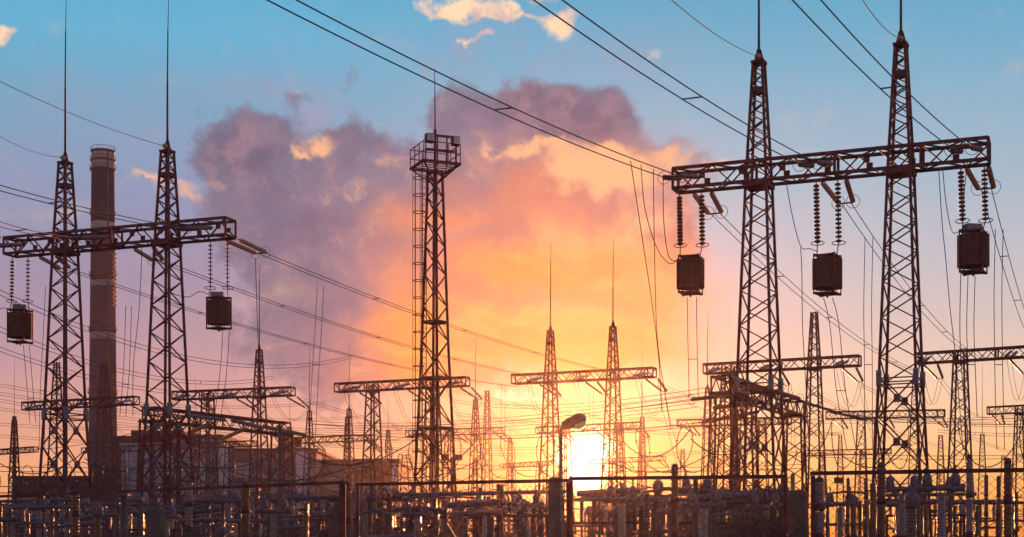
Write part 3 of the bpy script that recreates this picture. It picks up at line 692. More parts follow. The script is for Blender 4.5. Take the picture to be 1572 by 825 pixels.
# strings along the low bus gantries
def bus_string(a, b, label, mt='glassy', r=.15, ringed=True):
    root = thing('bus_insulator', a, label, 'insulator', 'insulator strings on the low bus gantries')
    for s_ in (0, 1):
        o = Vector((0, .5*s_, 0)); sheds(o, b-a+o, r, .16, .06, 8).build('insulator_string', mt, root)
    if ringed: MB().ring(b-a+Vector((0, .25, 0)), b-a, .42, .02, 20, 5).build('corona_ring', 'wire', root)
    MB().bar(b-a, b-a+Vector((0,.5,0)), .08).build('yoke_bar', 'steel', root)
    return b
lead = [(((1180, 600, 112), (1062, 613, 108)), 'upper ribbed string stretching left from the right bus gantry'), (((1170, 618, 116), (1096, 626, 112)), 'middle ribbed string stretching left from the right bus gantry'), (((1165, 632, 120), (1080, 648, 116)), 'lowest ribbed string stretching left from the right bus gantry'),
        (((1190, 600, 116), (1228, 612, 118)), 'pale ribbed string starting right along the right bus gantry'), (((1225, 614, 128), (1282, 632, 128)), 'ribbed string leaving the right bus gantry toward the far spire'), (((1275, 632, 132), (1332, 644, 132)), 'ribbed string ending right between the two right towers')]
for (a, b), l in lead: bus_string(P(*a), P(*b), l, 'greyp' if 'pale' in l else 'brown')
for (a, b), l in [(((238, 654, 137), (278, 642, 136)), 'orange lit string left of the second left tower foot'), (((322, 650, 142), (288, 665, 139)), 'orange lit string sloping beneath the left bus gantry'), (((377, 658, 148), (342, 673, 145)), 'farther orange lit string beneath the left bus gantry')]:
    bus_string(P(*a), P(*b), l, 'glassy', .17, False)
for (a, b), l in [(((290, 638, 139), (345, 645, 141)), 'first pale string lying along the left bus gantry'), (((355, 645, 143), (400, 656, 147)), 'second pale string lying along the left bus gantry'), (((405, 655, 150), (468, 668, 158)), 'third pale string running past the end of the left bus gantry')]:
    bus_string(P(*a), P(*b), l, 'greyp', .2, False)
for a, b, s_, l in [((1062, 613, 108), (480, 652, 130), .8, 'long line running left from the upper string of the right bus gantry'), ((1080, 648, 116), (560, 668, 140), .8, 'long line running left from the lowest string of the right bus gantry'),
                    ((1332, 644, 132), (1600, 650, 150), .3, 'line running right from the last string of the right bus gantry'), ((238, 654, 137), (-20, 690, 130), .8, 'line running left from the orange string across both left towers'), ((468, 668, 158), (1000, 640, 240), .8, 'line running right from the pale strings behind the mast')]:
    wire(P(*a), P(*b), s_, l, 'single lines joined to bus strings', .028)

# ------------------------------------------------------------------ tall floodlight mast with caged ladder
D = 86.0; b0 = P(668, HZ, D); b0.z = 0
fm = thing('floodlight_mast', b0, 'tall lattice floodlight mast with caged ladder and railed platform', 'floodlight mast', rz=0)
yaw = R(-34); rot = Matrix.Rotation(yaw, 3, 'Z')
zP = CH+(HZ-262)*D/F
KF = [(0, 2.1), (zP*.55, 1.15), (zP, .6)]
lg, brr = MB(), MB()
lattice(lg, brr, None, KF, 0, zP, .115, .06, .95)
for zz in (zP*.355, zP*.48, zP*.62): 
    w = wk(KF, zz)/2
    for k in range(4):
        (ax, ay), (bx, by) = CORN[k], CORN[(k+1) % 4]; brr.bar((ax*w, ay*w, zz), (bx*w, by*w, zz), .14)
o = lg.build('mast_leg', 'steel', fm); o.rotation_euler = (0,0,yaw); o = brr.build('bracing', 'steel', fm); o.rotation_euler = (0,0,yaw)
# inner cable riser
MB().bar((.1,0,0), (.0,0,zP+1.6), .06).build('riser_pipe', 'steel', fm)
# platform
px_, rail, deck = MB(), MB(), MB(); hw = 1.16
zD = CH+(HZ-256)*D/F
pr = R(24)
def rp(x, y, z): c_, s_ = math.cos(pr), math.sin(pr); return Vector((x*c_-y*s_, x*s_+y*c_, z))
for i in range(1, 5): deck.bar(rp(-hw, -hw+i*2*hw/5, zD), rp(hw, -hw+i*2*hw/5, zD), .05)
for sx, sy in CORN: px_.bar(rp(0, 0, zP-.9), rp(sx*hw*.95, sy*hw*.95, zD-.05), .08)
for i in range(4):
    (ax, ay), (bx, by) = CORN[i], CORN[(i+1) % 4]; deck.bar(rp(ax*hw, ay*hw, zD), rp(bx*hw, by*hw, zD), .13)
    for hz_ in (.6, 1.15): rail.bar(rp(ax*hw, ay*hw, zD+hz_), rp(bx*hw, by*hw, zD+hz_), .045)
    for k in range(3):
        t = k/3; rail.bar(rp(ax*hw+(bx-ax)*hw*t, ay*hw+(by-ay)*hw*t, zD), rp(ax*hw+(bx-ax)*hw*t, ay*hw+(by-ay)*hw*t, zD+1.15), .05)
deck.build('platform', 'steel', fm); px_.build('platform_brace', 'steel', fm); rail.build('railing', 'steel', fm)
fr = MB(); z1, z2 = zD+.9, zD+1.75
fr.bar(rp(-.75, -.35, z2), rp(1.2, -.5, z2), .12).bar(rp(-.75, -.35, z1), rp(1.2, -.5, z1), .1)
for x in (-.75, 0, .6, 1.2): fr.bar(rp(x, -.4, zD), rp(x, -.4, z2), .08)
fr.build('lamp_frame', 'steel', fm)
for x in (-.68, -.45, 1.0, 1.16):
    c = rp(x, -.55, z2-.25); fl = MB().box(c, (.26, .42, .5), pr); l_ = fl.build('floodlight', 'steel', fm)
    MB().box(c+rp(0, -.23, 0), (.2, .04, .4), pr).build('lamp_glass', 'lens', l_)
rd = MB(); rd.bar((0,0,zD), (0,0,zD+2.2), .16); rd.tube([(0,0,zD+2.2), (-.03,0,zD+5.9)], .045, 5, .02); rd.build('lightning_rod', 'steel', fm)
ca, la = MB(), MB(); zC = zD-.3
lx = lambda z: (-.55-.0*z, -.35)
for s_ in (-.2, .2): la.bar((-.62+s_*.5, -.45+s_, 2), (-.62+s_*.5, -.45+s_, zC), .05)
z = 2.2
while z < zC: la.bar((-.72, -.65, z), (-.52, -.25, z), .035); z += .35
z = 3.0; cc = lambda z: Vector((-.95, -.5, z))
while z < zC:
    ca.ring(cc(z), (0,0,1), .36, .026, 16, 4); z += 1.02
for a in (1.2, 2.2, 3.14, 4.1, 5.0): ca.bar(cc(3)+Vector((.36*math.cos(a), .36*math.sin(a), 0)), cc(zC)+Vector((.36*math.cos(a), .36*math.sin(a), 0)), .03)
la.build('ladder', 'steel', fm); ca.build('ladder_cage', 'steel', fm)

# ------------------------------------------------------------------ power station chimney and factory buildings
D = 450.0; b0 = P(158, HZ, D); b0.z = 0; k = D/F
stk = thing('chimney', b0, 'tall banded power station chimney with ring platforms behind the left gantry', 'chimney')
Hh = CH+(HZ-232)*k
def sr(z): return (16.6+(1-z/Hh)*6.5)*k
MB().lathe([(sr(z), z) for z in (0, 20, 45, 70, 95, 110, Hh)], 40).build('shaft', 'stack', stk)
def band(y0, y1, m, nm):
    z0, z1 = CH+(HZ-y1)*k, CH+(HZ-y0)*k; n = 5
    pr_ = [(sr(z0)-.3, z0)]+[(sr(z0+(z1-z0)*i/n)+.05, z0+(z1-z0)*i/n) for i in range(n+1)]+[(sr(z1)-.3, z1)]
    MB().lathe(pr_, 40).build(nm, m, stk)
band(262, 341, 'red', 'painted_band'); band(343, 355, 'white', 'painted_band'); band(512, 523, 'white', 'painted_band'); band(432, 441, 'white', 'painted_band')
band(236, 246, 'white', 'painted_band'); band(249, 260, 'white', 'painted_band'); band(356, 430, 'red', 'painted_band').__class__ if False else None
for y, dx in ((233, 1.6), (247, 2.2), (261, 2.4), (330, 1.5), (424, 1.5), (508, 1.5), (604, 1.7)):
    z = CH+(HZ-y)*k; r = sr(z); pm = MB(); pm.lathe([(r*.9, z-.5), (r+dx*k*1.1, z-.2), (r+dx*k*1.1, z+.15), (r*.9, z+.2)], 40); rg = pm.build('ring_platform', 'steel2', stk)
    rm = MB(); rm.ring((0,0,z+1.2), (0,0,1), r+dx*k, .07, 40, 4)
    for i in range(24):
        a = 2*math.pi*i/24; rm.bar(((r+dx*k)*math.cos(a), (r+dx*k)*math.sin(a), z), ((r+dx*k)*math.cos(a), (r+dx*k)*math.sin(a), z+1.2), .08)
    rm.build('platform_rail', 'steel2', rg)
ld = MB(); a = R(-50)
ld.bar((sr(0)*math.cos(a)*1.02, sr(0)*math.sin(a)*1.02, 0), (sr(Hh)*math.cos(a)*1.03, sr(Hh)*math.sin(a)*1.03, Hh), .35); ld.build('ladder', 'steel2', stk)
for y in (268,):
    z = CH+(HZ-y)*k
    for a in range(0, 360, 40): pass

def building(name, x0, x1, ytop, D, depth, m, label, feats, cat='building'):
    a, b = P(x0, HZ, D), P(x1, HZ, D); H = CH+(HZ-ytop)*D/F; W = b.x-a.x
    root = thing(name, ((a.x+b.x)/2, D, 0), label, cat, 'power station halls')
    w = MB(); w.box((0, depth/2, H/2), (W, depth, H))
    wl = w.build('wall', m, root); s_ = MB()
    n = max(3, int(W/6))
    for i in range(1, n): s_.box((-W/2+W*i/n, -.12, H*.5), (.35, .24, H*.97))
    s_.build('pilaster', m, wl)
    MB().box((0, depth/2, H+.4), (W+1, depth+1, .8)).build('roof', 'wallb', root)
    for kind, fx, fy, fw, fh in feats:
        X = -W/2+W*fx
        if kind == 'window':
            f_ = MB().box((X, -.30, H*fy), (fw, .25, fh)).build('window', 'glass', root); g_ = MB(); c = max(2, int(fw/2.2))
            for i in range(c+1): g_.box((X-fw/2+fw*i/c, -.46, H*fy), (.16, .1, fh))
            for i in range(5): g_.box((X, -.49, H*fy-fh/2+fh*i/4), (fw, .1, .14))
            g_.build('window_bars' if False else 'window_frame', 'steel2', f_)
        elif kind == 'panel': MB().box((X, -.33, H*fy), (fw, .3, fh)).build('wall_panel', 'wallw', root)
        elif kind == 'vent':
            MB().lathe([(.9, H+.8), (.9, H+3), (1.3, H+3.1), (1.3, H+3.9), (.3, H+4.4)], 10, (X, 6, 0)).build('roof_vent', 'steel2', root)
        elif kind == 'box': MB().box((X, depth/2, H+.8+fh/2), (fw, depth*.6, fh)).build('roof_house', m, root)
    return root
building('factory_hall', 172, 318, 674, 380, 60, 'wallb', 'brown factory hall with tall window strips between chimney and second left tower', [('window', .18, .62, 5, 20), ('window', .45, .62, 6, 20), ('window', .84, .6, 7, 22), ('panel', .68, .8, 7, 8), ('box', .35, 0, 14, 2.4)])
building('factory_hall', 266, 340, 672, 372, 40, 'wallg', 'pale panelled stair block right of the second left tower', [('window', .3, .6, 3.5, 18), ('window', .72, .6, 2.5, 20), ('panel', .55, .45, 3, 20)])
building('factory_hall', 336, 343, 676, 365, 6, 'wallw', 'narrow pale vertical shaft between two factory blocks', [])
building('factory_hall', 343, 486, 693, 390, 60, 'wallg', 'long grey boiler hall with small vents on its roof', [('vent', .62, 0, 0, 0), ('vent', .67, 0, 0, 0), ('vent', .72, 0, 0, 0), ('vent', .77, 0, 0, 0), ('panel', .84, .55, 3, 26), ('window', .30, .55, 9, 14), ('window', .55, .5, 8, 10), ('panel', .10, .8, 10, 4)])
building('factory_hall', 486, 545, 710, 400, 50, 'wallg', 'low grey factory block left of the orange lit hall', [('window', .5, .75, 8, 4), ('window', .3, .4, 3, 10)])
building('factory_hall', 545, 612, 709, 395, 50, 'wallb', 'orange brown hall with stepped roof at the end of the factory row', [('window', .35, .6, 7, 8), ('window', .75, .6, 5, 8), ('panel', .9, .85, 1.6, 5)])
building('factory_hall', 20, 178, 735, 420, 50, 'wallb', 'low dark shed left of the chimney foot', [('window', .2, .6, 10, 5), ('window', .6, .6, 10, 5)])

# ------------------------------------------------------------------ fence: pipe frames, chain link, razor coil
def fence_pt(px): 
    a, b = P(0, 763, 28.0), P(1572, 722, 17.6); k_ = (px-786)/F
    t = (a.x-k_*a.y)/(k_*(b.y-a.y)-(b.x-a.x)); p = a+(b-a)*t; return p
fl = [(-40, 526, 'left fence panel with a thick end post before the factory'), (549, 872, 'fence panel beneath the floodlight mast'), (877, 1205, 'middle fence panel right of the sun'), (1248, 1620, 'right fence panel reaching the right edge')]
FT = {0: (764, 741), 1: (744, 738), 2: (735, 732), 3: (727, 721)}
for i, (x0, x1, lab) in enumerate(fl):
    a, b = fence_pt(x0), fence_pt(x1); za, zb = [CH+(HZ-y)*p.y/F for y, p in zip(FT[i], (a, b))]
    root = thing('fence_panel', (a.x, a.y, 0), lab, 'fence', 'chain link fence panels'); d = Vector((b.x-a.x, b.y-a.y, 0)); L = d.length; u = d.normalized()
    fr_ = MB(); tp0, tp1 = Vector((0,0,za)), Vector((d.x, d.y, zb))
    fr_.bar(tp0-u*.03, tp1+u*.03, .052); fr_.build('top_rail', 'steel', root)
    for q, z_ in ((Vector((0,0,0)), za), (d, zb)): MB().bar(q, q+Vector((0,0,z_-.03)), .05 if i else .1).build('fence_post', 'steel', root)
    MB().bar((0,0,.15), d+Vector((0,0,.15)), .05).build('bottom_rail', 'steel', root)
    ms = MB(); H = min(za, zb)-.05; st_ = .11; t = -H
    while t < L:                                             # diamond wires, both slants
        for s_ in (0, 1):
            q0, q1 = (t, 0), (t+H*1.0, H)
            if s_: q0, q1 = (t+H, 0), (t, H)
            (xa, z0), (xb, z1) = q0, q1
            def clip(xa, z0, xb, z1):
                if xa > xb: xa, z0, xb, z1 = xb, z1, xa, z0
                if xb <= 0 or xa >= L: return None
                if xa < 0: z0 += (z1-z0)*(0-xa)/(xb-xa); xa = 0
                if xb > L: z1 = z0+(z1-z0)*(L-xa)/(xb-xa); xb = L
                return xa, z0, xb, z1
            c = clip(xa, z0, xb, z1)
            if c: ms.bar(u*c[0]+Vector((0,0,c[1])), u*c[2]+Vector((0,0,c[3])), .0034)
        t += st_
    ms.build('chain_link_mesh', 'wire', root)
    # coil of razor wire lying on the rail
    if i == 0: continue_from = 0
    Rr = .33 if i else .26; pts = []; nt_ = int(L/.52); n = nt_*18
    for k_ in range(n+1):
        s_ = k_/n; a_ = 2*math.pi*nt_*s_; rr = Rr*(1+.06*math.sin(s_*37)); zt = za+(zb-za)*s_
        pts.append(u*(L*s_+.12*math.sin(a_*.5+s_*9))+Vector((-u.y, u.x, 0))*rr*math.cos(a_)+Vector((0,0,zt+.05+Rr+rr*math.sin(a_))))
    cm = MB().tube(pts, .0065, 4)
    cc_ = cm.build('razor_wire_coil', 'wire'); cc_.location = (a.x, a.y, 0)
    tag(cc_, ['low loose coil of razor wire above the left fence rail', 'coil of razor wire on the rail beneath the floodlight mast', 'coil of razor wire on the rail right of the sun', 'coil of razor wire on the rightmost fence rail'][i], 'razor wire', 'razor wire coils')
    bm_ = MB()
    for k_ in range(0, n, 2): p = pts[k_]; bm_.box(p, (.035, .01, .012), random.random()*3)
    bb = bm_.build('barb', 'wire', cc_); bb['kind'] = 'stuff'
    del cc_
p = fence_pt(1286); pl = MB().box((0, -.05, 0), (.115, .012, .08), R(-20)); s_ = pl.build('sign_plate', 'wood'); s_.location = P(1286, 738, p.y+.2)
tag(s_, 'small blank rectangular sign wired to the right fence', 'sign')
# yard concrete posts just behind the fence
for px, yt, D, w, lab in ((240, 780, 30, .30, 'grey concrete pillar behind the left fence below the second left tower'), (527, 770, 27, .28, 'concrete pillar behind the thick fence post'), (853, 733, 26, .23, 'concrete pillar washed by sun beneath the street lamp'), (1225, 754, 24, .30, 'concrete pillar between the fence panels left of the pale ribbed column')):
    b = P(px, HZ, D); h = CH+(HZ-yt)*D/F; r = thing('concrete_pillar', (b.x, b.y, 0), lab, 'pillar', 'concrete pillars behind the fence')
    pm = MB().box((0,0,h/2-.03), (w, w*.8, h-.06), R(-18)); n_v = len(pm.v)
    pm.v += [(x*.86, y*.86, h) for x, y, z in pm.v[4:8]]; pm.f = [f for f in pm.f if f != [4,5,6,7]]+[[4,5,9,8],[5,6,10,9],[6,7,11,10],[7,4,8,11],[8,9,10,11]]; pm.sm = [False]*len(pm.f)
    pm.build('shaft', 'concrete', r)
    MB().bar((-.02,0,h*.55), (-.02,-w*.62,h*.55), .04).build('bracket', 'steel', r)
# street lamp
D = 50.0; b = P(861, HZ, D); sl = thing('street_lamp', (b.x, b.y, 0), 'street lamp with a rounded hood silhouetted above the sun', 'street lamp')
h = CH+(HZ-668)*D/F
MB().tube([(0,0,0), (0,0,h)], .10, 10, .065).tube([(0,0,h-.05), (.02,0,h+.2), (.14,0,h+.4)], .06, 8).build('pole', 'steel2', sl)
hd_ = MB(); dx = Vector((.93, 0, .36)).normalized()
hd_.lathe([(.06, 0), (.15, .06), (.19, .25), (.21, .45), (.24, .62), (.2, .8), (.08, .9)], 14, (.03,0,h+.30), dx); hh = hd_.build('lamp_hood', 'steel2', sl)
MB().lathe([(.05, 0), (.17, .08), (.2, .25), (.17, .42), (.05, .5)], 12, Vector((.40,0,h+.33)), dx).build('lamp_glass', 'lens', hh)
# little gabled wooden roof behind the fence
b = P(686, HZ, 24); z = CH+(HZ-803)*24/F; gb_ = thing('wooden_hut', (b.x, b.y, 0), 'small brown gabled hut peeping over the bottom edge under the floodlight mast', 'hut')
g_ = MB(); w = .26; g_.v = [(-w,-.2,z-.42),(w,-.2,z-.42),(0,-.2,z),(-w,.4,z-.42),(w,.4,z-.42),(0,.4,z)]; g_.f = [[0,1,2],[3,5,4],[0,2,5,3],[1,4,5,2],[0,3,4,1]]; g_.sm = [False]*5
g_.build('roof', 'wood', gb_); MB().box((0,.1,(z-.42)/2), (.40,.5,z-.42)).build('wall', 'wood', gb_)

# ------------------------------------------------------------------ post insulators that stand close
def post(px, yt, yb, D, wpx, mt, label, sections=2, name='post_insulator'):
    b = P(px, HZ, D); z1, z0 = CH+(HZ-yt)*D/F, CH+(HZ-yb)*D/F; r = wpx/2*D/F
    root = thing(name, (b.x, b.y, 0), label, 'insulator', 'ribbed insulator columns near the fence')
    st = MB(); st.lathe([(r*.75, 0), (r*.7, z0)], 8); st.build('support_pole', 'steel2', root)
    L = (z1-z0)/sections
    for s_ in range(sections):
        za = z0+L*s_; sheds((0,0,za+.06), (0,0,za+L-.06), r, .075, r*.72, 16).build('ribbed_section', mt, root)
        MB().lathe([(r*.9, za-.05), (r*.95, za), (r*.95, za+.06)], 14).build('flange', 'steel', root)
    MB().lathe([(r*.8, z1-.06), (r*.8, z1), (r*.3, z1+.03)], 12).build('cap', 'steel2', root)
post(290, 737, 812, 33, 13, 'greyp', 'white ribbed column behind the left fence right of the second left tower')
post(532, 741, 800, 26, 16, 'brown', 'brown ribbed column behind the concrete pillar and thick fence post', 1)
post(1036, 714, 822, 30, 13, 'brown', 'reddish ribbed column with cables at its top right of the sun')
post(1258, 735, 826, 24, 17, 'greyp', 'pale wide ribbed column inside the gate frame left post')
post(1353, 712, 828, 25, 15, 'brown', 'dark ribbed column in front of the rightmost large tower')
post(1488, 700, 822, 28, 12, 'greyp', 'pale slim ribbed column between rightmost tower and dark column')
post(1547, 706, 830, 22, 14, 'brown', 'dark thick ribbed column nearest the right edge')
post(116, 752, 828, 34, 12, 'brown', 'brown ribbed column beside the first left tower')
post(377, 742, 828, 30, 14, 'brown', 'dark ribbed column below the single spired gantry')
post(1217, 728, 800, 60, 8, 'greyp', 'slim ribbed column left of the gate frame')
for i, (px, yt, w) in enumerate(((1514, 730, 7), (1533, 732, 7), (1302, 735, 6), (1329, 735, 6), (1421, 745, 6))):
    post(px, yt, 822, 45, w, 'brown', ['thin brown column left of the nearest dark column', 'thin brown column touching the nearest dark column', 'thin column right of the gate frame post', 'second thin column right of the gate frame post', 'thin column between rightmost tower legs'][i], 3)

# ------------------------------------------------------------------ switchyard apparatus, one of each kind then copies
def proto_breaker():
    r = thing('circuit_breaker', (0,-300,0), 'x', 'circuit breaker')
    MB().bar((-.35,0,0), (-.35,0,2.3), .12).bar((.35,0,0), (.35,0,2.3), .12).bar((-.45,0,2.3), (.45,0,2.3), .16).bar((-.35,0,.3), (.35,0,2.0), .06).build('support_frame', 'steel', r)
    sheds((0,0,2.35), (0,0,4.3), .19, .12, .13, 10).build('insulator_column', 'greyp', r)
    h = MB().lathe([(.1, -1.0), (.17, -.95), (.17, -.35), (.11, -.3), (.11, .3), (.17, .35), (.17, .95), (.1, 1.0)], 12, (0,0,4.5), (1,0,0)).build('interrupter_head', 'tank', r)
    for x in (-.55, .55):
        MB().lathe([(.17, 4.6), (.2, 4.7), (.19, 4.95), (.12, 5.08), (.035, 5.12), (.035, 5.32), (.06, 5.34), (.06, 5.4)], 12, (x,0,0)).build('dome_cap', 'tank', r)
    MB().box((0,0,1.4), (.5,.4,.7)).build('control_box', 'tank', r)
    return r
def proto_disc():
    r = thing('disconnector', (0,-310,0), 'x', 'disconnector')
    for x in (-1.1, 0, 1.1): MB().bar((x,0,0), (x,0,2.5), .12).build('support_leg', 'steel2', r)
    MB().bar((-1.5,0,2.55), (1.5,0,2.55), .16).build('base_beam', 'steel2', r)
    for x in (-1.1, 0, 1.1): sheds((x,0,2.65), (x,0,4.2), .15, .12, .09, 8).build('post_insulator', 'brown', r)
    MB().tube([(-1.25,0,4.3), (0,0,4.42), (1.25,0,4.3)], .06, 8).box((0,0,4.4), (.3,.16,.16)).build('contact_blade', 'alu', r)
    return r
def proto_ct():
    r = thing('current_transformer', (0,-320,0), 'x', 'current transformer')
    MB().bar((-.2,0,0), (-.2,0,2.2), .1).bar((.2,0,0), (.2,0,2.2), .1).box((0,0,2.3), (.6,.6,.3)).build('support_frame', 'steel2', r)
    sheds((0,0,2.45), (0,0,4.1), .20, .12, .14, 10).build('insulator_column', 'brown', r)
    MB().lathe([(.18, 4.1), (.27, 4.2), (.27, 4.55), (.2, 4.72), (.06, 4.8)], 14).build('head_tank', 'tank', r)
    MB().bar((-.55,0,4.4), (.55,0,4.4), .06).build('terminal_bar', 'alu', r)
    return r
def proto_bus():
    r = thing('bus_support', (0,-330,0), 'x', 'bus support')
    for x in (-2.2, 2.2): MB().bar((x,0,0), (x,0,3.2), .14).build('support_leg', 'steel', r)
    MB().bar((-2.4,0,3.2), (2.4,0,3.2), .14).bar((-2.2,0,.4), (2.2,0,3.0), .06).bar((2.2,0,.4), (-2.2,0,3.0), .06).build('frame_beam', 'steel', r)
    for x in (-2, 0, 2): sheds((x,0,3.25), (x,0,4.3), .13, .12, .08, 8).build('post_insulator', 'greyp', r)
    MB().tube([(-2.9,0,4.42), (2.9,0,4.42)], .11, 10).build('bus_tube', 'alu', r)
    return r
def proto_tank():
    r = thing('twin_pole_breaker', (0,-340,0), 'x', 'circuit breaker')
    for x in (-.75, .75): 
        MB().bar((x,0,0), (x,0,2.2), .14).build('support_leg', 'steel2', r)
        sheds((x,0,2.2), (x,0,3.9), .18, .12, .12, 8).build('insulator_column', 'brown', r)
    for y in (-.3, .3): MB().lathe([(.1, -1.5), (.15, -1.45), (.15, -.1), (.1, -.05), (.1, .05), (.15, .1), (.15, 1.45), (.1, 1.5)], 12, (0,y,4.1), (1,0,.04)).build('interrupter_head', 'tank', r)
    MB().ring((1.6,0,4.1), (1,0,0), .42, .03).build('grading_ring', 'wire', r)
    return r
def proto_arr():
    r = thing('surge_arrester', (0,-350,0), 'x', 'surge arrester')
    MB().lathe([(.12, 0), (.1, 2.3)], 8).box((0,0,2.35), (.4,.4,.12)).build('pedestal', 'steel2', r)
    sheds((0,0,2.42), (0,0,4.7), .14, .11, .1, 8).build('insulator_column', 'brown', r)
    MB().ring((0,0,4.4), (0,0,1), .34, .025).bar((0,-.34,4.4), (0,.34,4.4), .03).build('grading_ring', 'wire', r)
    return r
PROTO = {'breaker': proto_breaker(), 'disc': proto_disc(), 'ct': proto_ct(), 'bus': proto_bus(), 'tank': proto_tank(), 'arr': proto_arr()}
PT = {k: tree_of(v) for k, v in PROTO.items()}; used = {k: False for k in PROTO}
WORD = {'breaker': 'double domed circuit breaker', 'disc': 'three post disconnector', 'ct': 'round headed current transformer', 'bus': 'framed bus support with tube', 'tank': 'twin tank breaker on brown columns', 'arr': 'slim ribbed surge arrester'}
ROWS = [(37, 'in the nearest row'), (47, 'in the second nearest row'), (60, 'in the middle row'), (76, 'under the large gantries'), (98, 'past the large gantries'), (125, 'in the farthest row'), (67, 'just before the large gantries'), (87, 'just past the large gantries'), (108, 'far back in the yard'), (53, 'behind the second row')]
rows = {
 0: [(30,'disc'), (150,'ct'), (215,'tank'), (340,'ct'), (420,'breaker'), (470,'arr'), (600,'tank'), (700,'arr'), (830,'disc'), (1080,'breaker'), (1140,'arr'), (1400,'ct')],
 1: [(-5,'tank'), (70,'bus'), (130,'tank'), (190,'arr'), (255,'breaker'), (315,'disc'), (400,'bus'), (450,'tank'), (510,'ct'), (575,'disc'), (640,'breaker'), (735,'tank'), (800,'ct'), (955,'breaker'), (1005,'arr'), (1060,'tank'), (1120,'disc'), (1175,'breaker'), (1340,'arr'), (1445,'breaker')],
 2: [(20,'breaker'), (60,'breaker'), (105,'disc'), (165,'tank'), (230,'bus'), (290,'tank'), (350,'breaker'), (405,'disc'), (440,'breaker'), (495,'bus'), (560,'breaker'), (610,'tank'), (655,'disc'), (690,'bus'), (745,'breaker'), (810,'breaker'), (930,'bus'), (975,'disc'), (1070,'breaker'), (1100,'bus'), (1150,'tank'), (1290,'breaker'), (1385,'breaker'), (1500,'disc')],
 3: [(10,'bus'), (50,'tank'), (95,'breaker'), (140,'bus'), (200,'breaker'), (245,'disc'), (305,'breaker'), (330,'tank'), (380,'bus'), (430,'tank'), (485,'breaker'), (535,'bus'), (580,'tank'), (620,'breaker'), (665,'tank'), (720,'bus'), (770,'ct'), (825,'tank'), (905,'ct'), (950,'tank'), (1010,'ct'), (1085,'tank'), (1130,'breaker'), (1165,'bus'), (1195,'tank'), (1310,'ct'), (1400,'tank'), (1460,'ct')],
 4: [(0,'disc'), (40,'breaker'), (85,'bus'), (125,'ct'), (170,'bus'), (210,'breaker'), (270,'bus'), (320,'ct'), (365,'breaker'), (415,'bus'), (460,'disc'), (505,'tank'), (545,'ct'), (590,'bus'), (635,'disc'), (680,'breaker'), (705,'disc'), (755,'bus'), (800,'disc'), (850,'ct'), (960,'bus'), (1000,'tank'), (1050,'disc'), (1110,'ct'), (1150,'disc'), (1185,'ct'), (1300,'disc'), (1420,'bus'), (1550,'ct')],
 5: [(15,'bus'), (75,'disc'), (110,'breaker'), (155,'bus'), (205,'ct'), (240,'breaker'), (300,'bus'), (345,'disc'), (395,'breaker'), (445,'bus'), (500,'ct'), (550,'bus'), (600,'disc'), (650,'bus'), (710,'breaker'), (790,'breaker'), (880,'disc'), (940,'breaker'), (1020,'bus'), (1060,'ct'), (1125,'bus'), (1180,'breaker'), (1350,'disc'), (1480,'bus'), (1530,'disc')],
 6: [(0,'arr'), (35,'ct'), (80,'arr'), (118,'tank'), (150,'arr'), (180,'disc'), (218,'arr'), (250,'arr'), (275,'bus'), (312,'arr'), (335,'tank'), (368,'disc'), (395,'arr'), (425,'ct'), (456,'arr'), (478,'disc'), (520,'arr'), (548,'tank'), (586,'arr'), (628,'bus'), (668,'arr'), (712,'tank'), (738,'arr'), (790,'bus'), (820,'arr'), (935,'tank'), (962,'arr'), (990,'ct'), (1055,'disc'), (1092,'arr'), (1118,'tank'), (1142,'arr'), (1168,'disc'), (1198,'arr')],
 7: [(25,'bus'), (65,'arr'), (100,'tank'), (135,'disc'), (185,'arr'), (225,'tank'), (262,'disc'), (290,'arr'), (340,'bus'), (385,'arr'), (408,'tank'), (450,'bus'), (490,'arr'), (515,'disc'), (565,'tank'), (605,'disc'), (645,'arr'), (675,'bus'), (730,'disc'), (765,'arr'), (812,'tank'), (845,'arr'), (920,'disc'), (955,'arr'), (985,'tank'), (1035,'arr'), (1075,'disc'), (1105,'arr'), (1135,'bus'), (1160,'arr'), (1190,'tank'), (1320,'arr'), (1370,'tank'), (1410,'arr')],
 8: [(5, 'arr'), (32, 'ct'), (70, 'arr'), (107, 'tank'), (131, 'arr'), (162, 'bus'), (197, 'arr'), (235, 'disc'), (257, 'arr'), (277, 'ct'), (312, 'arr'), (340, 'ct'), (377, 'arr'), (404, 'tank'), (430, 'arr'), (465, 'bus'), (502, 'arr'), (539, 'disc'), (574, 'arr'), (606, 'ct'), (630, 'arr'), (657, 'ct'), (681, 'arr'), (717, 'tank'), (749, 'arr'), (769, 'bus'), (791, 'arr'), (816, 'disc'), (854, 'arr'), (875, 'ct'), (904, 'arr'), (924, 'ct'), (952, 'arr'), (987, 'tank'), (1019, 'arr'), (1052, 'bus'), (1084, 'arr'), (1122, 'disc'), (1156, 'arr'), (1180, 'ct'), (1290, 'arr'), (1345, 'ct'), (1375, 'arr'), (1425, 'tank'), (1475, 'arr'), (1525, 'bus'), (1560, 'arr')],
 9: [(12, 'ct'), (43, 'arr'), (72, 'bus'), (104, 'arr'), (147, 'ct'), (181, 'arr'), (217, 'disc'), (258, 'arr'), (306, 'tank'), (343, 'arr'), (384, 'ct'), (428, 'arr'), (468, 'bus'), (514, 'arr'), (553, 'ct'), (598, 'arr'), (644, 'disc'), (685, 'arr'), (731, 'tank'), (766, 'arr'), (804, 'ct'), (832, 'arr'), (948, 'ct'), (986, 'arr'), (1031, 'disc'), (1077, 'arr'), (1123, 'tank'), (1154, 'arr'), (1202, 'ct')],
}
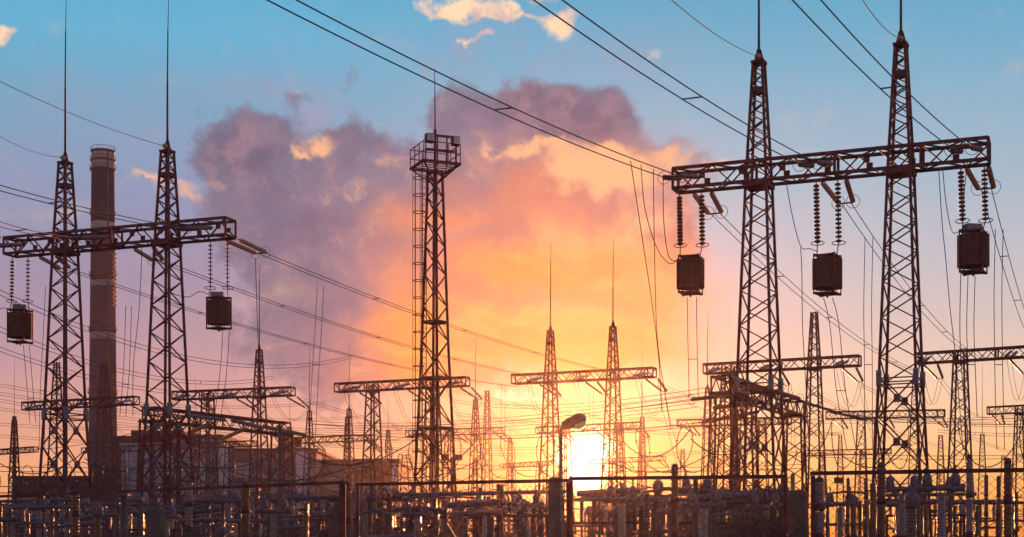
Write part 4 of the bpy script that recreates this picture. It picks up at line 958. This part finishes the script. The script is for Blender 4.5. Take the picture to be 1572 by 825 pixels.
for ri, items in rows.items():
    D0, rw = ROWS[ri]; cnt = {}
    for px, k in items: cnt.setdefault(k, []).append(px)
    for px, k in items:
        Dx = D0/(1+.5*(px-786)/F)+random.uniform(-1, 1); b = P(px, HZ, Dx); rz = R(-26+random.uniform(-4, 4)); sc = random.uniform(.78, 1.1)
        sc *= (.55, .66, .80, .95, 1, 1, .88, 1.02, 1.06, .74)[ri]
        if not used[k]:
            r = PROTO[k]; r.location = (b.x, b.y, 0); r.rotation_euler = (0,0,rz); r.scale = (sc,)*3; used[k] = True
        else: r = copy_tree(PROTO[k], PT[k], (b.x, b.y, 0), rz, sc)
        lst = sorted(cnt[k]); i = lst.index(px); n = len(lst)
        r['label'] = (WORD[k]+' '+rw+(', '+ordn(i, n) if n > 1 else '')); r['group'] = {'disc': 'disconnectors', 'bus': 'bus supports', 'ct': 'current transformers', 'arr': 'surge arresters', 'breaker': 'domed circuit breakers', 'tank': 'twin tank breakers'}[k]+' of the yard'

# flexible jumper wires between the apparatus
def jum(rw, xs, z0, lab):
    D0 = ROWS[rw][0]
    for i, (x0, x1) in enumerate(xs):
        a, b = [P(x, HZ, D0/(1+.5*(x-786)/F)+1.5) for x in (x0, x1)]; a.z, b.z = z0, z0+.3
        wire(a, b, .7, 'sagging jumper %s, %s' % (lab, ordn(i, len(xs))), 'sagging jumpers between apparatus', .02, 10, 'jumper_cable')
jum(2, [(20, 170), (170, 350), (350, 560), (560, 745), (930, 1100), (1290, 1400)], 5.1, 'strung over the middle row')
jum(3, [(50, 200), (200, 330), (330, 485), (485, 620), (620, 770), (950, 1130), (1310, 1460)], 5.0, 'strung under the large gantries')
jum(1, [(-5, 130), (130, 255), (255, 450), (450, 640), (640, 735), (955, 1060), (1060, 1175)], 5.0, 'strung over the second row')
# steel lighting columns in the yard
for px, yt, D, lab in ((430, 655, 62, 'plain grey pole rising above the grey factory'), (190, 760, 40, 'short plain pole left of the concrete pillar'), (770, 745, 55, 'plain pole between hut and street lamp'), (1068, 735, 45, 'plain pole right of the reddish ribbed column')):
    b = P(px, HZ, D); h = CH+(HZ-yt)*D/F; o = MB().tube([(0,0,0), (0,0,h)], .11, 8, .08).box((0,0,h), (.3,.3,.06)).build('steel_pole', 'steel2'); o.location = (b.x, b.y, 0)
    tag(o, lab, 'pole', 'plain steel poles')
b = P(694, HZ, 150); lm = thing('lamp_mast', (b.x, b.y, 0), 'small far pole with two square floodlights right of the tall mast foot', 'lamp mast')
h = CH+(HZ-702)*150/F; MB().bar((0,0,0), (0,0,h), .35).bar((-1,0,h-.3), (1,0,h-.3), .15).build('pole', 'steel', lm)
for x in (-.7, .7): MB().box((x,0,h), (.8,.4,.55)).build('floodlight', 'steel', lm)

# ------------------------------------------------------------------ dry bush near the fence
def bush(px, D, H, W, n, label):
    b = P(px, HZ, D); r = thing('dry_bush', (b.x, b.y, 0), label, 'bush', 'dry bushes behind the fence'); tw, lf = MB(), MB(); rnd = random.Random(int(px))
    for i in range(n):
        a = rnd.uniform(0, 6.28); rr = rnd.random()**.6*W; h = H*rnd.uniform(.55, 1)*(1-.35*(rr/W)**2)
        p = Vector((rr*.3*math.cos(a), rr*.3*math.sin(a), 0)); q = Vector((rr*math.cos(a), rr*math.sin(a), h)); mid = (p+q)/2+Vector((rnd.uniform(-.1,.1), rnd.uniform(-.1,.1), .1))
        tw.tube([p, mid, q], .011, 4, .004)
        for k in range(8):
            t = rnd.uniform(.25, 1); s_ = mid+(q-mid)*t if t > .5 else p+(mid-p)*t*2; e = s_+Vector((rnd.uniform(-.22,.22), rnd.uniform(-.22,.22), rnd.uniform(.05,.32)))
            tw.bar(s_, e, .006)
            for j in range(4):
                c = s_+(e-s_)*rnd.random()+Vector((rnd.uniform(-.03,.03),)*3); u = Vector((rnd.uniform(-1,1), rnd.uniform(-1,1), rnd.uniform(-1,1))).normalized()*.03; v = u.orthogonal().normalized()*.014
                m_ = len(lf.v); lf.v += [tuple(c-u), tuple(c+v), tuple(c+u), tuple(c-v)]; lf.f.append([m_, m_+1, m_+2, m_+3]); lf.sm.append(False)
    tw.build('branches' if False else 'branch', 'twig', r); o = lf.build('foliage', 'leaf', r)
bush(1185, 23, 2.45, .55, 110, 'tall dry reddish bush under the nearer right tower')
bush(1135, 24, 2.1, .5, 90, 'lower dry bush left of the tall reddish one')
bush(1105, 26, 1.95, .4, 50, 'smallest dry bush right of the reddish ribbed column')

# ------------------------------------------------------------------ warm evening air
hz = MB().box((0, 235, 70), (900, 570, 142)).build('haze', 'steel'); hz.data.materials.clear()
hm = bpy.data.materials.new('evening_haze'); hm.use_nodes = True; t = hm.node_tree; t.nodes.clear()
pv = t.nodes.new('ShaderNodeVolumePrincipled'); pv.inputs['Color'].default_value = (1, .82, .84, 1); pv.inputs['Density'].default_value = .00006; pv.inputs['Anisotropy'].default_value = .92
mo = t.nodes.new('ShaderNodeOutputMaterial'); t.links.new(pv.outputs[0], mo.inputs['Volume']); hz.data.materials.append(hm)
tag(hz, 'warm evening haze filling the air of the yard', 'haze', kind='stuff')
